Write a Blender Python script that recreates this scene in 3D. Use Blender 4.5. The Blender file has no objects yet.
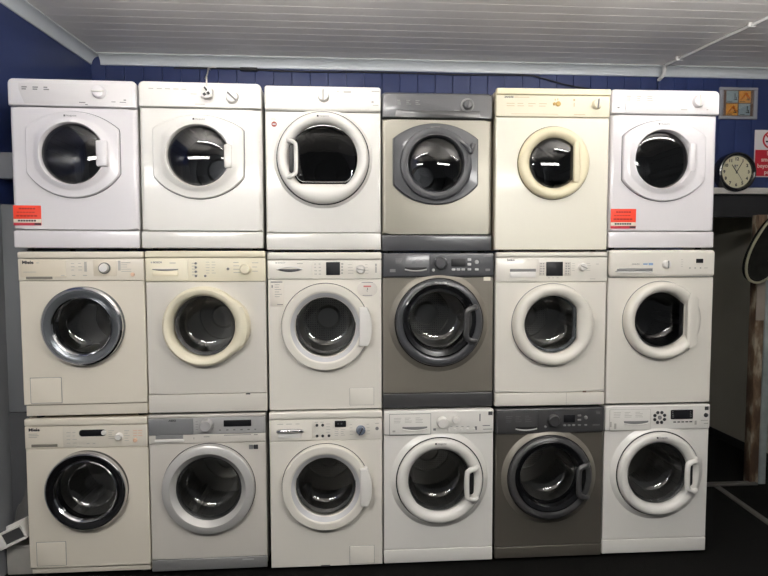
import bpy, bmesh, math, random
from mathutils import Vector, Matrix
random.seed(4)
S = bpy.context.scene
COL = S.collection
PI = math.pi
N = 96
MM = 0.001

# ------------------------------------------------------------------ materials
def lin(c):
    c /= 255.0
    return c / 12.92 if c <= 0.04045 else ((c + 0.055) / 1.055) ** 2.4
def rgb(r, g, b): return (lin(r), lin(g), lin(b), 1.0)
MATS = {}
def mat(name, col, rough=0.4, metal=0.0, coat=0.0, var=0.0, vscale=6.0, bump=0.0, bscale=60.0, spec=0.5):
    if name in MATS: return MATS[name]
    m = bpy.data.materials.new(name); m.use_nodes = True
    nt = m.node_tree; b = nt.nodes['Principled BSDF']
    b.inputs['Base Color'].default_value = col
    b.inputs['Roughness'].default_value = rough
    b.inputs['Metallic'].default_value = metal
    b.inputs['Coat Weight'].default_value = coat
    b.inputs['Coat Roughness'].default_value = 0.08
    b.inputs['Specular IOR Level'].default_value = spec
    tc = nt.nodes.new('ShaderNodeTexCoord')
    if var > 0:
        n = nt.nodes.new('ShaderNodeTexNoise'); n.inputs['Scale'].default_value = vscale
        n.inputs['Detail'].default_value = 6
        nt.links.new(tc.outputs['Object'], n.inputs['Vector'])
        r = nt.nodes.new('ShaderNodeValToRGB')
        r.color_ramp.elements[0].position = .3; r.color_ramp.elements[1].position = .75
        r.color_ramp.elements[0].color = tuple(c * (1 - var) for c in col[:3]) + (1,)
        r.color_ramp.elements[1].color = tuple(min(1, c * (1 + var * .5)) for c in col[:3]) + (1,)
        nt.links.new(n.outputs['Fac'], r.inputs['Fac'])
        nt.links.new(r.outputs['Color'], b.inputs['Base Color'])
    if bump > 0:
        n2 = nt.nodes.new('ShaderNodeTexNoise'); n2.inputs['Scale'].default_value = bscale
        n2.inputs['Detail'].default_value = 4
        nt.links.new(tc.outputs['Object'], n2.inputs['Vector'])
        bp = nt.nodes.new('ShaderNodeBump'); bp.inputs['Strength'].default_value = bump
        bp.inputs['Distance'].default_value = 0.01
        nt.links.new(n2.outputs['Fac'], bp.inputs['Height'])
        nt.links.new(bp.outputs['Normal'], b.inputs['Normal'])
    MATS[name] = m
    return m

def glass_mat(name, tint, base=0.05, rough=0.02):
    m = bpy.data.materials.new(name); m.use_nodes = True
    nt = m.node_tree
    for n in list(nt.nodes): nt.nodes.remove(n)
    out = nt.nodes.new('ShaderNodeOutputMaterial')
    tr = nt.nodes.new('ShaderNodeBsdfTransparent'); tr.inputs['Color'].default_value = tint
    gl = nt.nodes.new('ShaderNodeBsdfGlossy'); gl.inputs['Roughness'].default_value = rough
    fr = nt.nodes.new('ShaderNodeFresnel'); fr.inputs['IOR'].default_value = 1.5
    ad = nt.nodes.new('ShaderNodeMath'); ad.operation = 'ADD'; ad.inputs[1].default_value = base; ad.use_clamp = True
    mx = nt.nodes.new('ShaderNodeMixShader')
    nt.links.new(fr.outputs[0], ad.inputs[0]); nt.links.new(ad.outputs[0], mx.inputs[0])
    nt.links.new(tr.outputs[0], mx.inputs[1]); nt.links.new(gl.outputs[0], mx.inputs[2])
    nt.links.new(mx.outputs[0], out.inputs['Surface'])
    MATS[name] = m
    return m

def drum_mat():
    m = mat('drum steel', rgb(150, 150, 150), .3, .6)
    nt = m.node_tree; b = nt.nodes['Principled BSDF']
    tc = nt.nodes.new('ShaderNodeTexCoord')
    v = nt.nodes.new('ShaderNodeTexVoronoi'); v.inputs['Scale'].default_value = 75; v.inputs['Randomness'].default_value = .15
    r = nt.nodes.new('ShaderNodeValToRGB')
    r.color_ramp.elements[0].position = .16; r.color_ramp.elements[0].color = rgb(90, 90, 90)
    r.color_ramp.elements[1].position = .22; r.color_ramp.elements[1].color = rgb(196, 194, 190)
    nt.links.new(tc.outputs['Object'], v.inputs['Vector'])
    nt.links.new(v.outputs['Distance'], r.inputs['Fac'])
    nt.links.new(r.outputs['Color'], b.inputs['Base Color'])
    return m

# ------------------------------------------------------------------ objects
def finish(name, bm, m, parent=None, loc=None, smooth=35, normals=True, label=None):
    if normals: bmesh.ops.recalc_face_normals(bm, faces=bm.faces[:])
    me = bpy.data.meshes.new(name); bm.to_mesh(me); bm.free()
    if smooth:
        me.shade_smooth(); me.set_sharp_from_angle(angle=math.radians(smooth))
    if m is not None: me.materials.append(m)
    o = bpy.data.objects.new(name, me); COL.objects.link(o)
    if loc is not None: o.location = loc
    if parent is not None: o.parent = parent
    if label: o['label'] = label
    return o
def thing(name, label, cat, loc=(0, 0, 0), rot=(0, 0, 0), group=None):
    o = bpy.data.objects.new(name, None); COL.objects.link(o)
    o.empty_display_size = .1
    o.location = loc; o.rotation_euler = rot
    tag(o, label, cat, group); return o
def tag(o, label, cat, group=None):
    o['label'] = label; o['category'] = cat
    if group: o['group'] = group
    return o
def struct(o): o['kind'] = 'structure'; return o

# ------------------------------------------------------------------ shapes
def BM(): return bmesh.new()
def box(bm, x0, x1, y0, y1, z0, z1, bev=0.0, seg=2):
    r = bmesh.ops.create_cube(bm, size=1.0)
    vs = r['verts']
    for v in vs:
        v.co = Vector((x0 + (v.co.x + .5) * (x1 - x0), y0 + (v.co.y + .5) * (y1 - y0), z0 + (v.co.z + .5) * (z1 - z0)))
    if bev > 0:
        es = list({e for v in vs for e in v.link_edges})
        bmesh.ops.bevel(bm, geom=es, offset=bev, segments=seg, affect='EDGES', profile=.5)
def loft(bm, loops, cap0=False, cap1=False, closed=True):
    rows = [[bm.verts.new(p) for p in L] for L in loops]
    n = len(rows[0])
    for a, b in zip(rows, rows[1:]):
        for i in range(n if closed else n - 1):
            j = (i + 1) % n
            bm.faces.new((a[i], a[j], b[j], b[i]))
    if cap0: bm.faces.new(rows[0][::-1])
    if cap1: bm.faces.new(rows[-1])
ANG = [2 * PI * i / N for i in range(N)]
def rl(cx, cz, rf, y, angs=ANG):
    """a closed loop around (cx, cz): rf is a radius or a function of the angle"""
    f = rf if callable(rf) else (lambda a: rf)
    return [(cx + f(a) * math.cos(a), y, cz + f(a) * math.sin(a)) for a in angs]
def mixr(f, g, t):
    F = f if callable(f) else (lambda a: f)
    G = g if callable(g) else (lambda a: g)
    return lambda a: F(a) * (1 - t) + G(a) * t
def lathe(bm, cx, cz, prof, cap0=False, cap1=False, n=N):
    A = [2 * PI * i / n for i in range(n)]
    loft(bm, [rl(cx, cz, r, y, A) for r, y in prof], cap0, cap1)
def lathe_z(bm, x, y, prof, n=24):
    A = [2 * PI * i / n for i in range(n)]
    loft(bm, [[(x + r * math.cos(a), y + r * math.sin(a), z) for a in A] for r, z in prof], True, True)
def tube(bm, pts, r, n=12, caps=True, flat=1.0):
    pts = [Vector(p) for p in pts]; loops = []
    up0 = None
    for i, p in enumerate(pts):
        d = (pts[min(i + 1, len(pts) - 1)] - pts[max(i - 1, 0)]).normalized()
        if up0 is None:
            up0 = d.orthogonal().normalized()
        u = (up0 - d * up0.dot(d)).normalized(); up0 = u; w = d.cross(u)
        rr = r[i] if isinstance(r, (list, tuple)) else r
        loops.append([p + u * rr * math.cos(2 * PI * k / n) + w * rr * flat * math.sin(2 * PI * k / n) for k in range(n)])
    loft(bm, loops, caps, caps)
def smooth_path(pts, k=6):
    P = [Vector(p) for p in pts]; out = []
    for i in range(len(P) - 1):
        p0 = P[max(i - 1, 0)]; p1 = P[i]; p2 = P[i + 1]; p3 = P[min(i + 2, len(P) - 1)]
        for j in range(k):
            t = j / k
            out.append(.5 * ((2 * p1) + (p2 - p0) * t + (2 * p0 - 5 * p1 + 4 * p2 - p3) * t * t + (3 * p1 - p0 - 3 * p2 + p3) * t ** 3))
    out.append(P[-1]); return out
def prism(bm, outline, y0, y1, bev=.003):
    """outline: convex-ish list of (x, z); front face at y1 (< y0) with a bevelled rim"""
    n = len(outline); cx = sum(p[0] for p in outline) / n; cz = sum(p[1] for p in outline) / n
    def ins(d):
        res = []
        for i in range(n):
            p0, p, p2 = (Vector(outline[j % n]) for j in (i - 1, i, i + 1))
            a = (p - p0).normalized(); b = (p2 - p).normalized()
            na = Vector((-a.y, a.x)); nb = Vector((-b.y, b.x))
            m = (na + nb)
            if m.length < 1e-6: m = na
            m.normalize()
            k = d / max(.5, m.dot(na))
            q = p + m * k
            if (Vector((cx, cz)) - p).dot(m) < 0: q = p - m * k
            res.append(q)
        return res
    loops = [[(p[0], y0, p[1]) for p in outline], [(p[0], y1 + bev, p[1]) for p in outline],
             [(p[0], y1 + bev * .3, p[1]) for p in ins(bev * .3)], [(p[0], y1, p[1]) for p in ins(bev)]]
    loft(bm, loops, True, True)
def rrect(x0, x1, z0, z1, r, k=5):
    out = []
    for cx, cz, a0 in ((x1 - r, z1 - r, 0), (x0 + r, z1 - r, 90), (x0 + r, z0 + r, 180), (x1 - r, z0 + r, 270)):
        for i in range(k + 1):
            a = math.radians(a0 + 90 * i / k)
            out.append((cx + r * math.cos(a), cz + r * math.sin(a)))
    return out
def text_mesh(name, body, size, m, parent, x, y, z, align='CENTER', ext=.0004, sx=1.0, bold=0.0, rz=0.0):
    cu = bpy.data.curves.new(name, 'FONT'); cu.body = body; cu.size = size; cu.align_x = align; cu.align_y = 'CENTER'
    cu.extrude = ext; cu.offset = bold; cu.resolution_u = 3
    t = bpy.data.objects.new(name + '_tmp', cu); COL.objects.link(t)
    bpy.context.view_layer.update()
    me = bpy.data.meshes.new_from_object(t.evaluated_get(bpy.context.evaluated_depsgraph_get()))
    bpy.data.objects.remove(t); bpy.data.curves.remove(cu)
    me.transform(Matrix.Translation((x, y, z)) @ Matrix.Rotation(rz, 4, 'Y') @ Matrix.Rotation(PI / 2, 4, 'X') @ Matrix.Diagonal((sx, 1, 1, 1)))
    me.name = name
    me.materials.clear(); me.materials.append(m)
    o = bpy.data.objects.new(name, me); COL.objects.link(o); o.parent = parent
    return o

# ------------------------------------------------------------------ palette
WHITE = mat('white enamel cool', rgb(228, 224, 226), .28, coat=.4)
WHITE2 = mat('white enamel', rgb(230, 227, 221), .3, coat=.4)
WARM = mat('white enamel warm', rgb(229, 224, 214), .33, coat=.25)
IVORY = mat('ivory enamel', rgb(224, 214, 194), .36, coat=.2)
MIELE = mat('pale ivory enamel', rgb(226, 218, 203), .34, coat=.2)
CREAM = mat('cream plastic', rgb(232, 224, 200), .4)
CREAMBODY = mat('cream enamel', rgb(238, 233, 217), .35, coat=.2)
BEIGE = mat('beige plastic', rgb(240, 229, 196), .4)
GREYWHITE = mat('grey white enamel', rgb(218, 213, 204), .33, coat=.2)
PLASTIC = mat('white plastic', rgb(228, 225, 220), .32)
SHELL = mat('cabinet enamel', rgb(206, 204, 198), .4)
SHELLC = mat('cabinet enamel cream', rgb(196, 184, 158), .4)
SILVER = mat('silver plastic', rgb(172, 171, 170), .35, .1)
CHAMP = mat('champagne steel', rgb(152, 148, 137), .38, .55, bump=.06, bscale=5)
CHARC = mat('charcoal plastic', rgb(66, 67, 70), .3, coat=.3)
DARKG = mat('dark graphite plastic', rgb(60, 60, 61), .32, coat=.25)
GRAPH = mat('graphite enamel', rgb(122, 117, 108), .4, .3)
GRAPH2 = mat('dark graphite enamel', rgb(88, 84, 77), .4, .3)
CHROME = mat('chrome', rgb(215, 215, 218), .12, 1.0)
STEEL = mat('grey blue metal ring', rgb(112, 116, 120), .27, .6)
DISP = mat('display black', rgb(20, 20, 23), .4, spec=.3)
BLACKG = mat('gloss black plastic', rgb(18, 18, 20), .15, coat=.5)
BLACK = mat('matt black', rgb(16, 16, 17), .6)
RUBBER = mat('grey rubber', rgb(95, 95, 96), .6)
MARK = mat('grey print', rgb(120, 120, 120), .6)
MARKL = mat('pale print', rgb(178, 175, 168), .6)
MARKD = mat('dark print', rgb(45, 45, 48), .6)
MARKW = mat('light print', rgb(190, 190, 190), .6)
RED = mat('red sticker paper', rgb(226, 62, 34), .5)
REDD = mat('dark red print', rgb(150, 26, 14), .6)
REDC = mat('crimson print', rgb(176, 40, 56), .5)
PAPER = mat('white paper', rgb(228, 222, 206), .6)
PEACH = mat('peach button', rgb(218, 182, 156), .4)
BLUEP = mat('blue print', rgb(120, 150, 185), .5)
GOLD = mat('yellowed plastic', rgb(206, 170, 96), .4)
BLUESIL = mat('blue silver plastic', rgb(140, 150, 168), .25, .5)
DRUM = drum_mat()
GLASS = glass_mat('door glass', (.80, .81, .81, 1), .10, .07)
GLASSD = glass_mat('dark door glass', (.25, .26, .28, 1), .04)
GLASSB = glass_mat('black door glass', (.06, .06, .07, 1), .02)
GLASSC = glass_mat('clear glass', (.96, .96, .96, 1), .0)

# ------------------------------------------------------------------ machine parts
def rect_angles(cx, cz, x0, x1, z0, z1):
    A = list(ANG)
    for X, Z in ((x0, z0), (x1, z0), (x1, z1), (x0, z1)):
        a = math.atan2(Z - cz, X - cx) % (2 * PI)
        i = min(range(N), key=lambda j: abs((A[j] - a + PI) % (2 * PI) - PI)); A[i] = a
    return A
def rect_r(cx, cz, x0, x1, z0, z1):
    def f(a):
        c, s = math.cos(a), math.sin(a); t = 1e9
        if c > 1e-9: t = min(t, (x1 - cx) / c)
        if c < -1e-9: t = min(t, (x0 - cx) / c)
        if s > 1e-9: t = min(t, (z1 - cz) / s)
        if s < -1e-9: t = min(t, (z0 - cz) / s)
        return t
    return f
def lens_r(cx, cz, half, top, bot, ft, fb, pc=None):
    """door plate: flat sides at +-half about pc, shallow arcs above and below"""
    pc = cx if pc is None else pc
    def circ(sag): return (half * half + sag * sag) / (2 * sag)
    Rt, Rb = circ(top - ft), circ(fb - bot)
    zt, zb = top - Rt, bot + Rb            # arc centres
    def f(a):
        c, s = math.cos(a), math.sin(a)
        t = ((pc + half - cx) if c > 0 else (cx - pc + half)) / max(abs(c), 1e-9)
        for zc, R, up in ((zt, Rt, True), (zb, Rb, False)):
            if (s > 0) != up: continue
            dx, dz = cx - pc, cz - zc; b = dx * c + dz * s; q = b * b - (dx * dx + dz * dz - R * R)
            if q > 0: t = min(t, -b + math.sqrt(q))
        return t
    return f
def clip_r(r, right=None, bottom=None):
    def f(a):
        t = r; c, s = math.cos(a), math.sin(a)
        if right is not None and c > 1e-6: t = min(t, right / c)
        if bottom is not None and s < -1e-6: t = min(t, -bottom / s)
        return t
    return f

def cabinet(root, W, H, D, m):
    bm = BM(); w = W / 2 - .001; r = .012 if H > .8385 or H < .835 else .026
    def L(ins, y): return [(x, y, z) for x, z in rrect(-w + ins, w - ins, .001 + ins, H - .001 - ins, max(r - ins, .002))]
    loft(bm, [L(.02, D), L(.004, D), L(0, D - .006), L(0, .024), L(.012, .024), L(.012, D - .03)], True, True)
    return finish('cabinet', bm, m, root)
def front_panel(root, W, z0, z1, cx, cz, hole, m, rb=.004):
    x0, x1 = -W / 2 + .0005, W / 2 - .0005
    A = rect_angles(cx, cz, x0, x1, z0, z1); loops = []
    loops.append(rl(cx, cz, hole, .022, A)); loops.append(rl(cx, cz, hole, .003, A)); loops.append(rl(cx, cz, hole + .003, 0, A)); loops.append(rl(cx, cz, hole + .006, 0, A))
    loops.append(rl(cx, cz, rect_r(cx, cz, x0 + rb + .003, x1 - rb - .003, z0 + .007, z1 - .007), 0, A))
    for t in (90, 60, 30, 0):
        a = math.radians(t); i = rb * (1 - math.cos(a)); y = rb * (1 - math.sin(a))
        j = min(i, .003)
        loops.append(rl(cx, cz, rect_r(cx, cz, x0 + i, x1 - i, z0 + j, z1 - j), y, A))
    loops.append(rl(cx, cz, rect_r(cx, cz, x0, x1, z0, z1), .022, A))
    loops.append(loops[0])
    bm = BM(); loft(bm, loops)
    bmesh.ops.remove_doubles(bm, verts=bm.verts[:], dist=1e-6)
    return finish('front_panel', bm, m, root)
def slab(root, name, W, z0, z1, y0, m, rb=.004, y1=.023, seg=3, label=None):
    bm = BM(); box(bm, -W / 2, W / 2, y0, y1, z0, z1, rb, seg)
    return finish(name, bm, m, root, label=label)
def top_panel(root, W, z0, z1, y0, m, r=.026):
    out = []
    for cx, cz, a0, q in ((W / 2 - r, z1 - r, 0, r), (-W / 2 + r, z1 - r, 90, r), (-W / 2 + .005, z0 + .005, 180, .005), (W / 2 - .005, z0 + .005, 270, .005)):
        for i in range(7):
            a = math.radians(a0 + 15 * i); out.append((cx + q * math.cos(a), cz + q * math.sin(a)))
    n = len(out); loops = []
    mx = sum(p[0] for p in out) / n; mz = (z0 + z1) / 2
    for t in range(0, 91, 15):
        a = math.radians(t); ins = .014 * (1 - math.cos(a)); y = y0 + .02 * (1 - math.sin(a))
        loops.append([((p[0] / (W / 2)) * (W / 2 - ins), y, mz + (p[1] - mz) / ((z1 - z0) / 2) * ((z1 - z0) / 2 - (ins if p[1] > mz else ins * .25))) for p in out])
    bm = BM(); loft(bm, [[(p[0], .023, p[1]) for p in out]] + loops, True, True)
    return finish('control_panel', bm, m, root)
def knob(root, x, z, r, m, y=0.0, h=.026, bar=None, rot=0.0, skirt=None):
    bm = BM()
    p = [(r, y), (r, y - h * .35), (r * .93, y - h * .5), (r * .86, y - h * .92), (r * .78, y - h), (r * .02, y - h)]
    lathe(bm, x, z, p, True, True, 40)
    k = finish('knob', bm, m, root)
    if skirt:
        bm = BM(); lathe(bm, x, z, [(r * 1.22, y + .001), (r * 1.22, y - .004), (r * 1.12, y - .007), (r * .9, y - .007)], True, True, 40)
        finish('knob_skirt', bm, skirt, k)
    if bar:
        bm = BM(); box(bm, -r * .92, r * .92, y - h - .006, y - h + .002, -r * .13, r * .13, .002)
        bmesh.ops.transform(bm, matrix=Matrix.Translation((x, 0, z)) @ Matrix.Rotation(rot, 4, 'Y'), verts=bm.verts[:])
        finish('knob_grip', bm, bar, k)
    return k
def panel_piece(root, name, x0, x1, z0, z1, m, y0=.002, y1=-.004, bev=.0015, r=.004, label=None):
    bm = BM(); prism(bm, rrect(min(x0, x1), max(x0, x1), min(z0, z1), max(z0, z1), r), y0, y1, bev)
    return finish(name, bm, m, root, label=label)
def button(root, x, z, r, m, y=0.0, h=.005):
    bm = BM(); lathe(bm, x, z, [(r, y + .001), (r, y - h * .7), (r * .8, y - h), (r * .05, y - h)], True, True, 20)
    return finish('button', bm, m, root)
def print_marks(root, rects, m, y, name='panel_lettering'):
    if 1 < len(rects) < 8:                 # a few separate words or symbols: each its own piece
        return [print_marks(root, [q], m, y, name) for q in rects][-1]
    todo = list(rects); blocks = []
    while todo:                            # blocks of print that stand apart are separate pieces
        blk = [todo.pop()]
        for q in blk:
            near = [k for k in todo if max(abs(k[0] - q[0]) - (k[2] + q[2]) / 2, abs(k[1] - q[1]) - (k[3] + q[3]) / 2) < .022]
            for k in near: todo.remove(k); blk.append(k)
        blocks.append(blk)
    if len(blocks) > 1:
        return [print_block(root, q, m, y, name) for q in blocks][-1]
    return print_block(root, rects, m, y, name)
def print_block(root, rects, m, y, name):
    bm = BM()
    for x, z, w, h in rects: box(bm, x - w / 2, x + w / 2, y - .0004, y + .0006, z - h / 2, z + h / 2)
    return finish(name, bm, m, root, smooth=0)
def legends(x0, x1, z0, z1, cols, rows, fill=.7, h=.003, seed=1):
    rn = random.Random(seed); out = []; dx = (x1 - x0) / cols; dz = (z1 - z0) / max(rows, 1)
    for i in range(cols):
        for j in range(rows):
            w = dx * fill * rn.uniform(.55, 1)
            out.append((x0 + i * dx + w / 2, z0 + (j + .5) * dz, w, h))
    return out
def slot(root, x0, x1, z0, z1, y, m, lipm=None, smile=0.0):
    """recessed drawer pull: a dark mouth with a lighter lip underneath"""
    n = 14; up = []; dn = []
    for i in range(n + 1):
        t = i / n; x = x0 + (x1 - x0) * t; s = 4 * t * (1 - t)
        up.append((x, z1 + .15 * smile * (1 - s))); dn.append((x, z0 + smile * (1 - s)))
    bm = BM(); prism(bm, dn + up[::-1], y + .002, y - .0012, .0005)
    o = finish('drawer_handle', bm, m, root)
    if lipm:
        bm = BM(); tube(bm, [(x, y - .003, z - .004) for x, z in dn], .004, 8)
        finish('drawer_lip', bm, lipm, root)
    return o
def drum(root, cx, cz, r, y0=.07, D=.5, m=None):
    bm = BM()
    prof = [(r + .02, y0), (r + .02, D), (r * .5, D + .01), (.06, D), (.045, D - .02), (.002, D - .022)]
    prof0 = [(r * .86, y0 - .004), (r, y0 + .01)] + [(r - .002 + .004 * (k % 2), y0 + .02 + k * (D - y0 - .04) / 8) for k in range(9)] + [(r * .96, D - .01), (r * .62, D), (r * .58, D - .012), (.075, D - .012), (.06, D - .03), (.002, D - .03)]
    lathe(bm, cx, cz, prof0, False, True, 64)
    for k in range(3):
        a = math.radians(90 + 120 * k + 25); c, s = math.cos(a), math.sin(a)
        lp = []
        for y, h, w in ((y0 + .03, .01, .012), (y0 + .06, .05, .03), (D - .06, .05, .03), (D - .02, .01, .012)):
            b = [(r * .998, -w), (r - h * .7, -w * .7), (r - h, 0), (r - h * .7, w * .7), (r * .998, w)]
            lp.append([(cx + q * c - t * s, y, cz + q * s + t * c) for q, t in b])
        loft(bm, lp, True, True)
    return finish('drum', bm, m or DRUM, root, normals=False)
def gasket(root, cx, cz, hole, m=RUBBER):
    bm = BM()
    lathe(bm, cx, cz, [(hole + .012, .024), (hole + .004, .026), (hole - .006, .03), (hole - .012, .038), (hole - .008, .05), (hole + .0, .06), (hole + .02, .07)], n=64)
    return finish('gasket', bm, m, root, normals=False)
def glass(door, cx, cz, rf, kind, depth=.085, y=-.012, m=GLASS, inner=.66):
    if kind == 'bowl':
        prof = [(1, y), (.985, y + .004), (.95, y + .02), (.9, y + depth * .5), (.84, y + depth * .76), (.74, y + depth * .93), (.6, y + depth), (.3, y + depth * 1.02), (.01, y + depth * 1.02)]
    elif kind == 'dome':
        prof = [(math.cos(t), y - depth * math.sin(t)) for t in [i * PI / 2 / 11 for i in range(11)]] + [(.01, y - depth)]
    else:
        prof = [(1, y), (.97, y - depth * .1), (.5, y - depth * .15), (.01, y - depth * .15)]
    bm = BM(); loft(bm, [rl(cx, cz, mixr(0, rf, t), yy) for t, yy in prof], False, True)
    # face the viewer side
    bm.faces.ensure_lookup_table(); bm.normal_update()
    if sum(f.normal.y * f.calc_area() for f in bm.faces) > 0: bmesh.ops.reverse_faces(bm, faces=bm.faces[:])
    return finish('door_glass', bm, m, door, normals=False, smooth=60)
def ring(root, cx, cz, ro, rf, m, prof, name='door'):
    """prof: (t, y) with t=0 at the outer outline and t=1 at the window opening"""
    bm = BM(); L = [rl(cx, cz, mixr(ro, rf, t), y) for t, y in prof]; L.append(L[0]); loft(bm, L)
    bmesh.ops.remove_doubles(bm, verts=bm.verts[:], dist=1e-6)
    return finish(name, bm, m, root)
P_ROUND = [(0, .004), (0, -.016), (.05, -.027), (.14, -.034), (.3, -.038), (.5, -.038), (.7, -.034), (.88, -.024), (.97, -.014), (1, -.004), (1, .03), (.7, .03)]
P_FLAT = [(0, .004), (0, -.02), (.03, -.03), (.09, -.034), (.5, -.036), (.58, -.035), (.66, -.03), (.9, -.016), (1, -.008), (1, .03), (.7, .03)]
P_THICK = [(0, .004), (0, -.02), (.04, -.034), (.14, -.045), (.32, -.051), (.55, -.05), (.75, -.043), (.9, -.03), (.98, -.017), (1, -.006), (1, .03), (.7, .03)]
P_WIDE = [(0, .004), (0, -.02), (.03, -.032), (.1, -.041), (.25, -.047), (.5, -.047), (.7, -.041), (.88, -.03), (.97, -.019), (1, -.01), (1, .03), (.7, .03)]
P_LENS = [(0, .002), (0, -.012), (.06, -.017), (.45, -.018), (.6, -.021), (.78, -.032), (.9, -.034), (.96, -.028), (1, -.01), (1, .03), (.8, .03)]
def surround(root, cx, cz, ro, m, w=.035, h=.016):
    bm = BM(); lathe(bm, cx, cz, [(ro + w, .001), (ro + w * .7, -h * .35), (ro + w * .4, -h * .8), (ro + w * .18, -h), (ro + .004, -h * .9), (ro + .002, .001)])
    bmesh.ops.remove_doubles(bm, verts=bm.verts[:], dist=1e-6)
    o = finish('door_surround', bm, m, root)
    bm = BM(); lathe(bm, cx, cz, [(ro + .006, -h * .97), (ro + .005, -h - .0008), (ro - .002, -h - .0006)]); finish('door_gap', bm, BLACK, o, normals=False)
    return o
def bracket(door, xbar, xend, z0, z1, m, y=-.052, r=.011, yend=-.036):
    d = (z1 - z0); s = 1 if xend > xbar else -1; k = abs(xend - xbar)
    P = [(xend, yend, z1), (xend - s * k * .25, y, z1 - d * .02), (xbar + s * k * .22, y - .004, z1 - d * .075), (xbar, y - .006, z1 - d * .2), (xbar, y - .006, z0 + d * .2), (xbar + s * k * .22, y - .004, z0 + d * .075), (xend - s * k * .25, y, z0 + d * .02), (xend, yend, z0)]
    bm = BM(); tube(bm, smooth_path(P, 5), r, 14, flat=1.25)
    return finish('door_handle', bm, m, door)
def grip_recess(door, x0, x1, z0, z1, y, m=BLACK):
    bm = BM(); prism(bm, rrect(x0, x1, z0, z1, min(x1 - x0, z1 - z0) * .45), y + .006, y - .001, .0006)
    return finish('grip_recess', bm, m, door)
def arc_block(door, cx, cz, ro, x0, z0, z1, m, y0, y1, bev=.006):
    a0 = math.asin((z0 - cz) / ro); a1 = math.asin((z1 - cz) / ro); k = 14
    out = [(cx + ro * math.cos(a0 + (a1 - a0) * i / k), cz + ro * math.sin(a0 + (a1 - a0) * i / k)) for i in range(k + 1)]
    out += [(x0, z1), (x0, z0)]
    bm = BM(); prism(bm, out, y0, y1, bev)
    return finish('door_handle', bm, m, door)
def feet(root, W, D, gap):
    for x in (-W / 2 + .05, W / 2 - .05):
        for y in (.06, D - .06):
            bm = BM(); lathe_z(bm, x, y, [(.014, .004), (.014, -gap * .6), (.019, -gap * .62), (.019, -gap)], 20)
            finish('foot', bm, BLACK, root)
def sticker(root, x0, x1, z0, z1, y, label='red sticker with dark print and a white band'):
    s = panel_piece(root, 'sticker', x0, x1, z0, z1, RED, y + .0005, y - .0008, .0002, .002, label)
    h = z1 - z0; w = x1 - x0
    panel_piece(s, 'white_band', x0 + .0005, x1 - .0005, z0 + h * .14, z0 + h * .32, PAPER, y, y - .0012, .0001, .001)
    panel_piece(s, 'crimson_band', x0 + .0005, x1 - .0005, z0 + h * .0, z0 + h * .14, REDC, y, y - .0012, .0001, .001)
    print_marks(s, [(x0 + w * .87, z0 + h * .07, w * .24, h * .09)] + [(x0 + w * (.2 + .095 * i), z0 + h * .24, w * .075, h * .085) for i in range(7)], MARKD, y - .0013)
    r = []
    for zz, a, b in ((.84, .2, .8), (.66, .12, .78), (.48, .1, .86)):
        n = 6
        r += [(x0 + w * (a + (b - a) * (i + .5) / n), z0 + h * zz, w * (b - a) / n * .82, h * .07 if zz != .66 else h * .035) for i in range(n)]
    print_marks(s, r, REDD, y - .0009, 'sticker_lettering')
def hot_logo(door, x, z, y, m, tm):
    bm = BM(); box(bm, x - .034, x - .025, y - .001, y + .001, z - .0045, z + .0045); lo = finish('logo_square', bm, m, door, smooth=0)
    text_mesh('lettering', 'Hotpoint', .013, tm, door, x - .021, y - .0006, z, 'LEFT')

D = .57
# fitted place of every front face: x, width, z of the base, height, y, yaw, roll
PL = {
 (1, 1): (-1.3581, .6120, 1.7336, .8366, -.0064, .0153, -.0063), (1, 2): (-.7349, .6100, 1.7315, .8369, -.0069, .0101, -.0073),
 (1, 3): (-.1153, .5965, 1.7230, .8388, .0044, .0007, .0011), (1, 4): (.4837, .5918, 1.7157, .8291, .0192, -.0017, .0031),
 (1, 5): (1.0917, .6090, 1.7194, .8464, -.0178, -.0172, -.0005), (1, 6): (1.7117, .5957, 1.7329, .8439, -.0011, -.0046, .0028),
 (2, 1): (-1.3374, .6109, .8740, .8415, -.0111, .0175, .0028), (2, 2): (-.7232, .6065, .8775, .8407, -.0050, .0037, -.0015),
 (2, 3): (-.1121, .5954, .8729, .8378, .0058, .0020, .0012), (2, 4): (.4898, .5979, .8738, .8328, .0098, -.0013, .0037),
 (2, 5): (1.1028, .6090, .8752, .8357, -.0042, -.0147, .0034), (2, 6): (1.7154, .5947, .8749, .8467, -.0049, -.0070, .0022),
 (3, 1): (-1.3504, .6156, .0261, .8303, .0091, .0021, -.0042), (3, 2): (-.7331, .6026, .0225, .8416, .0045, .0079, -.0028),
 (3, 3): (-.1112, .5982, .0182, .8500, -.0051, -.0040, .0034), (3, 4): (.4947, .5986, .0185, .8444, .0013, -.0033, .0027),
 (3, 5): (1.1097, .6036, .0201, .8401, .0034, -.0050, .0028), (3, 6): (1.7194, .6007, .0223, .8421, .0053, -.0097, .0016)}
GR = {1: 'tumble dryers along the top row', 2: 'washing machines along the middle row', 3: 'washing machines along the bottom row'}
def start(r, c, label, shell):
    X, W, Z, H, Y, yw, ro = PL[(r, c)]; ro *= .4
    dryer = r == 1
    root = thing('tumble_dryer' if dryer else 'washing_machine', label, 'tumble dryer' if dryer else 'washing machine', (X, Y, Z), (0, -ro, yw), GR[r])
    below = 0.0 if r == 3 else PL[(r + 1, c)][2] + PL[(r + 1, c)][3]
    feet(root, W, D, Z - below - (.0 if r == 3 else .0015))
    cabinet(root, W, H, D, shell)
    return root, W, H

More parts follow.
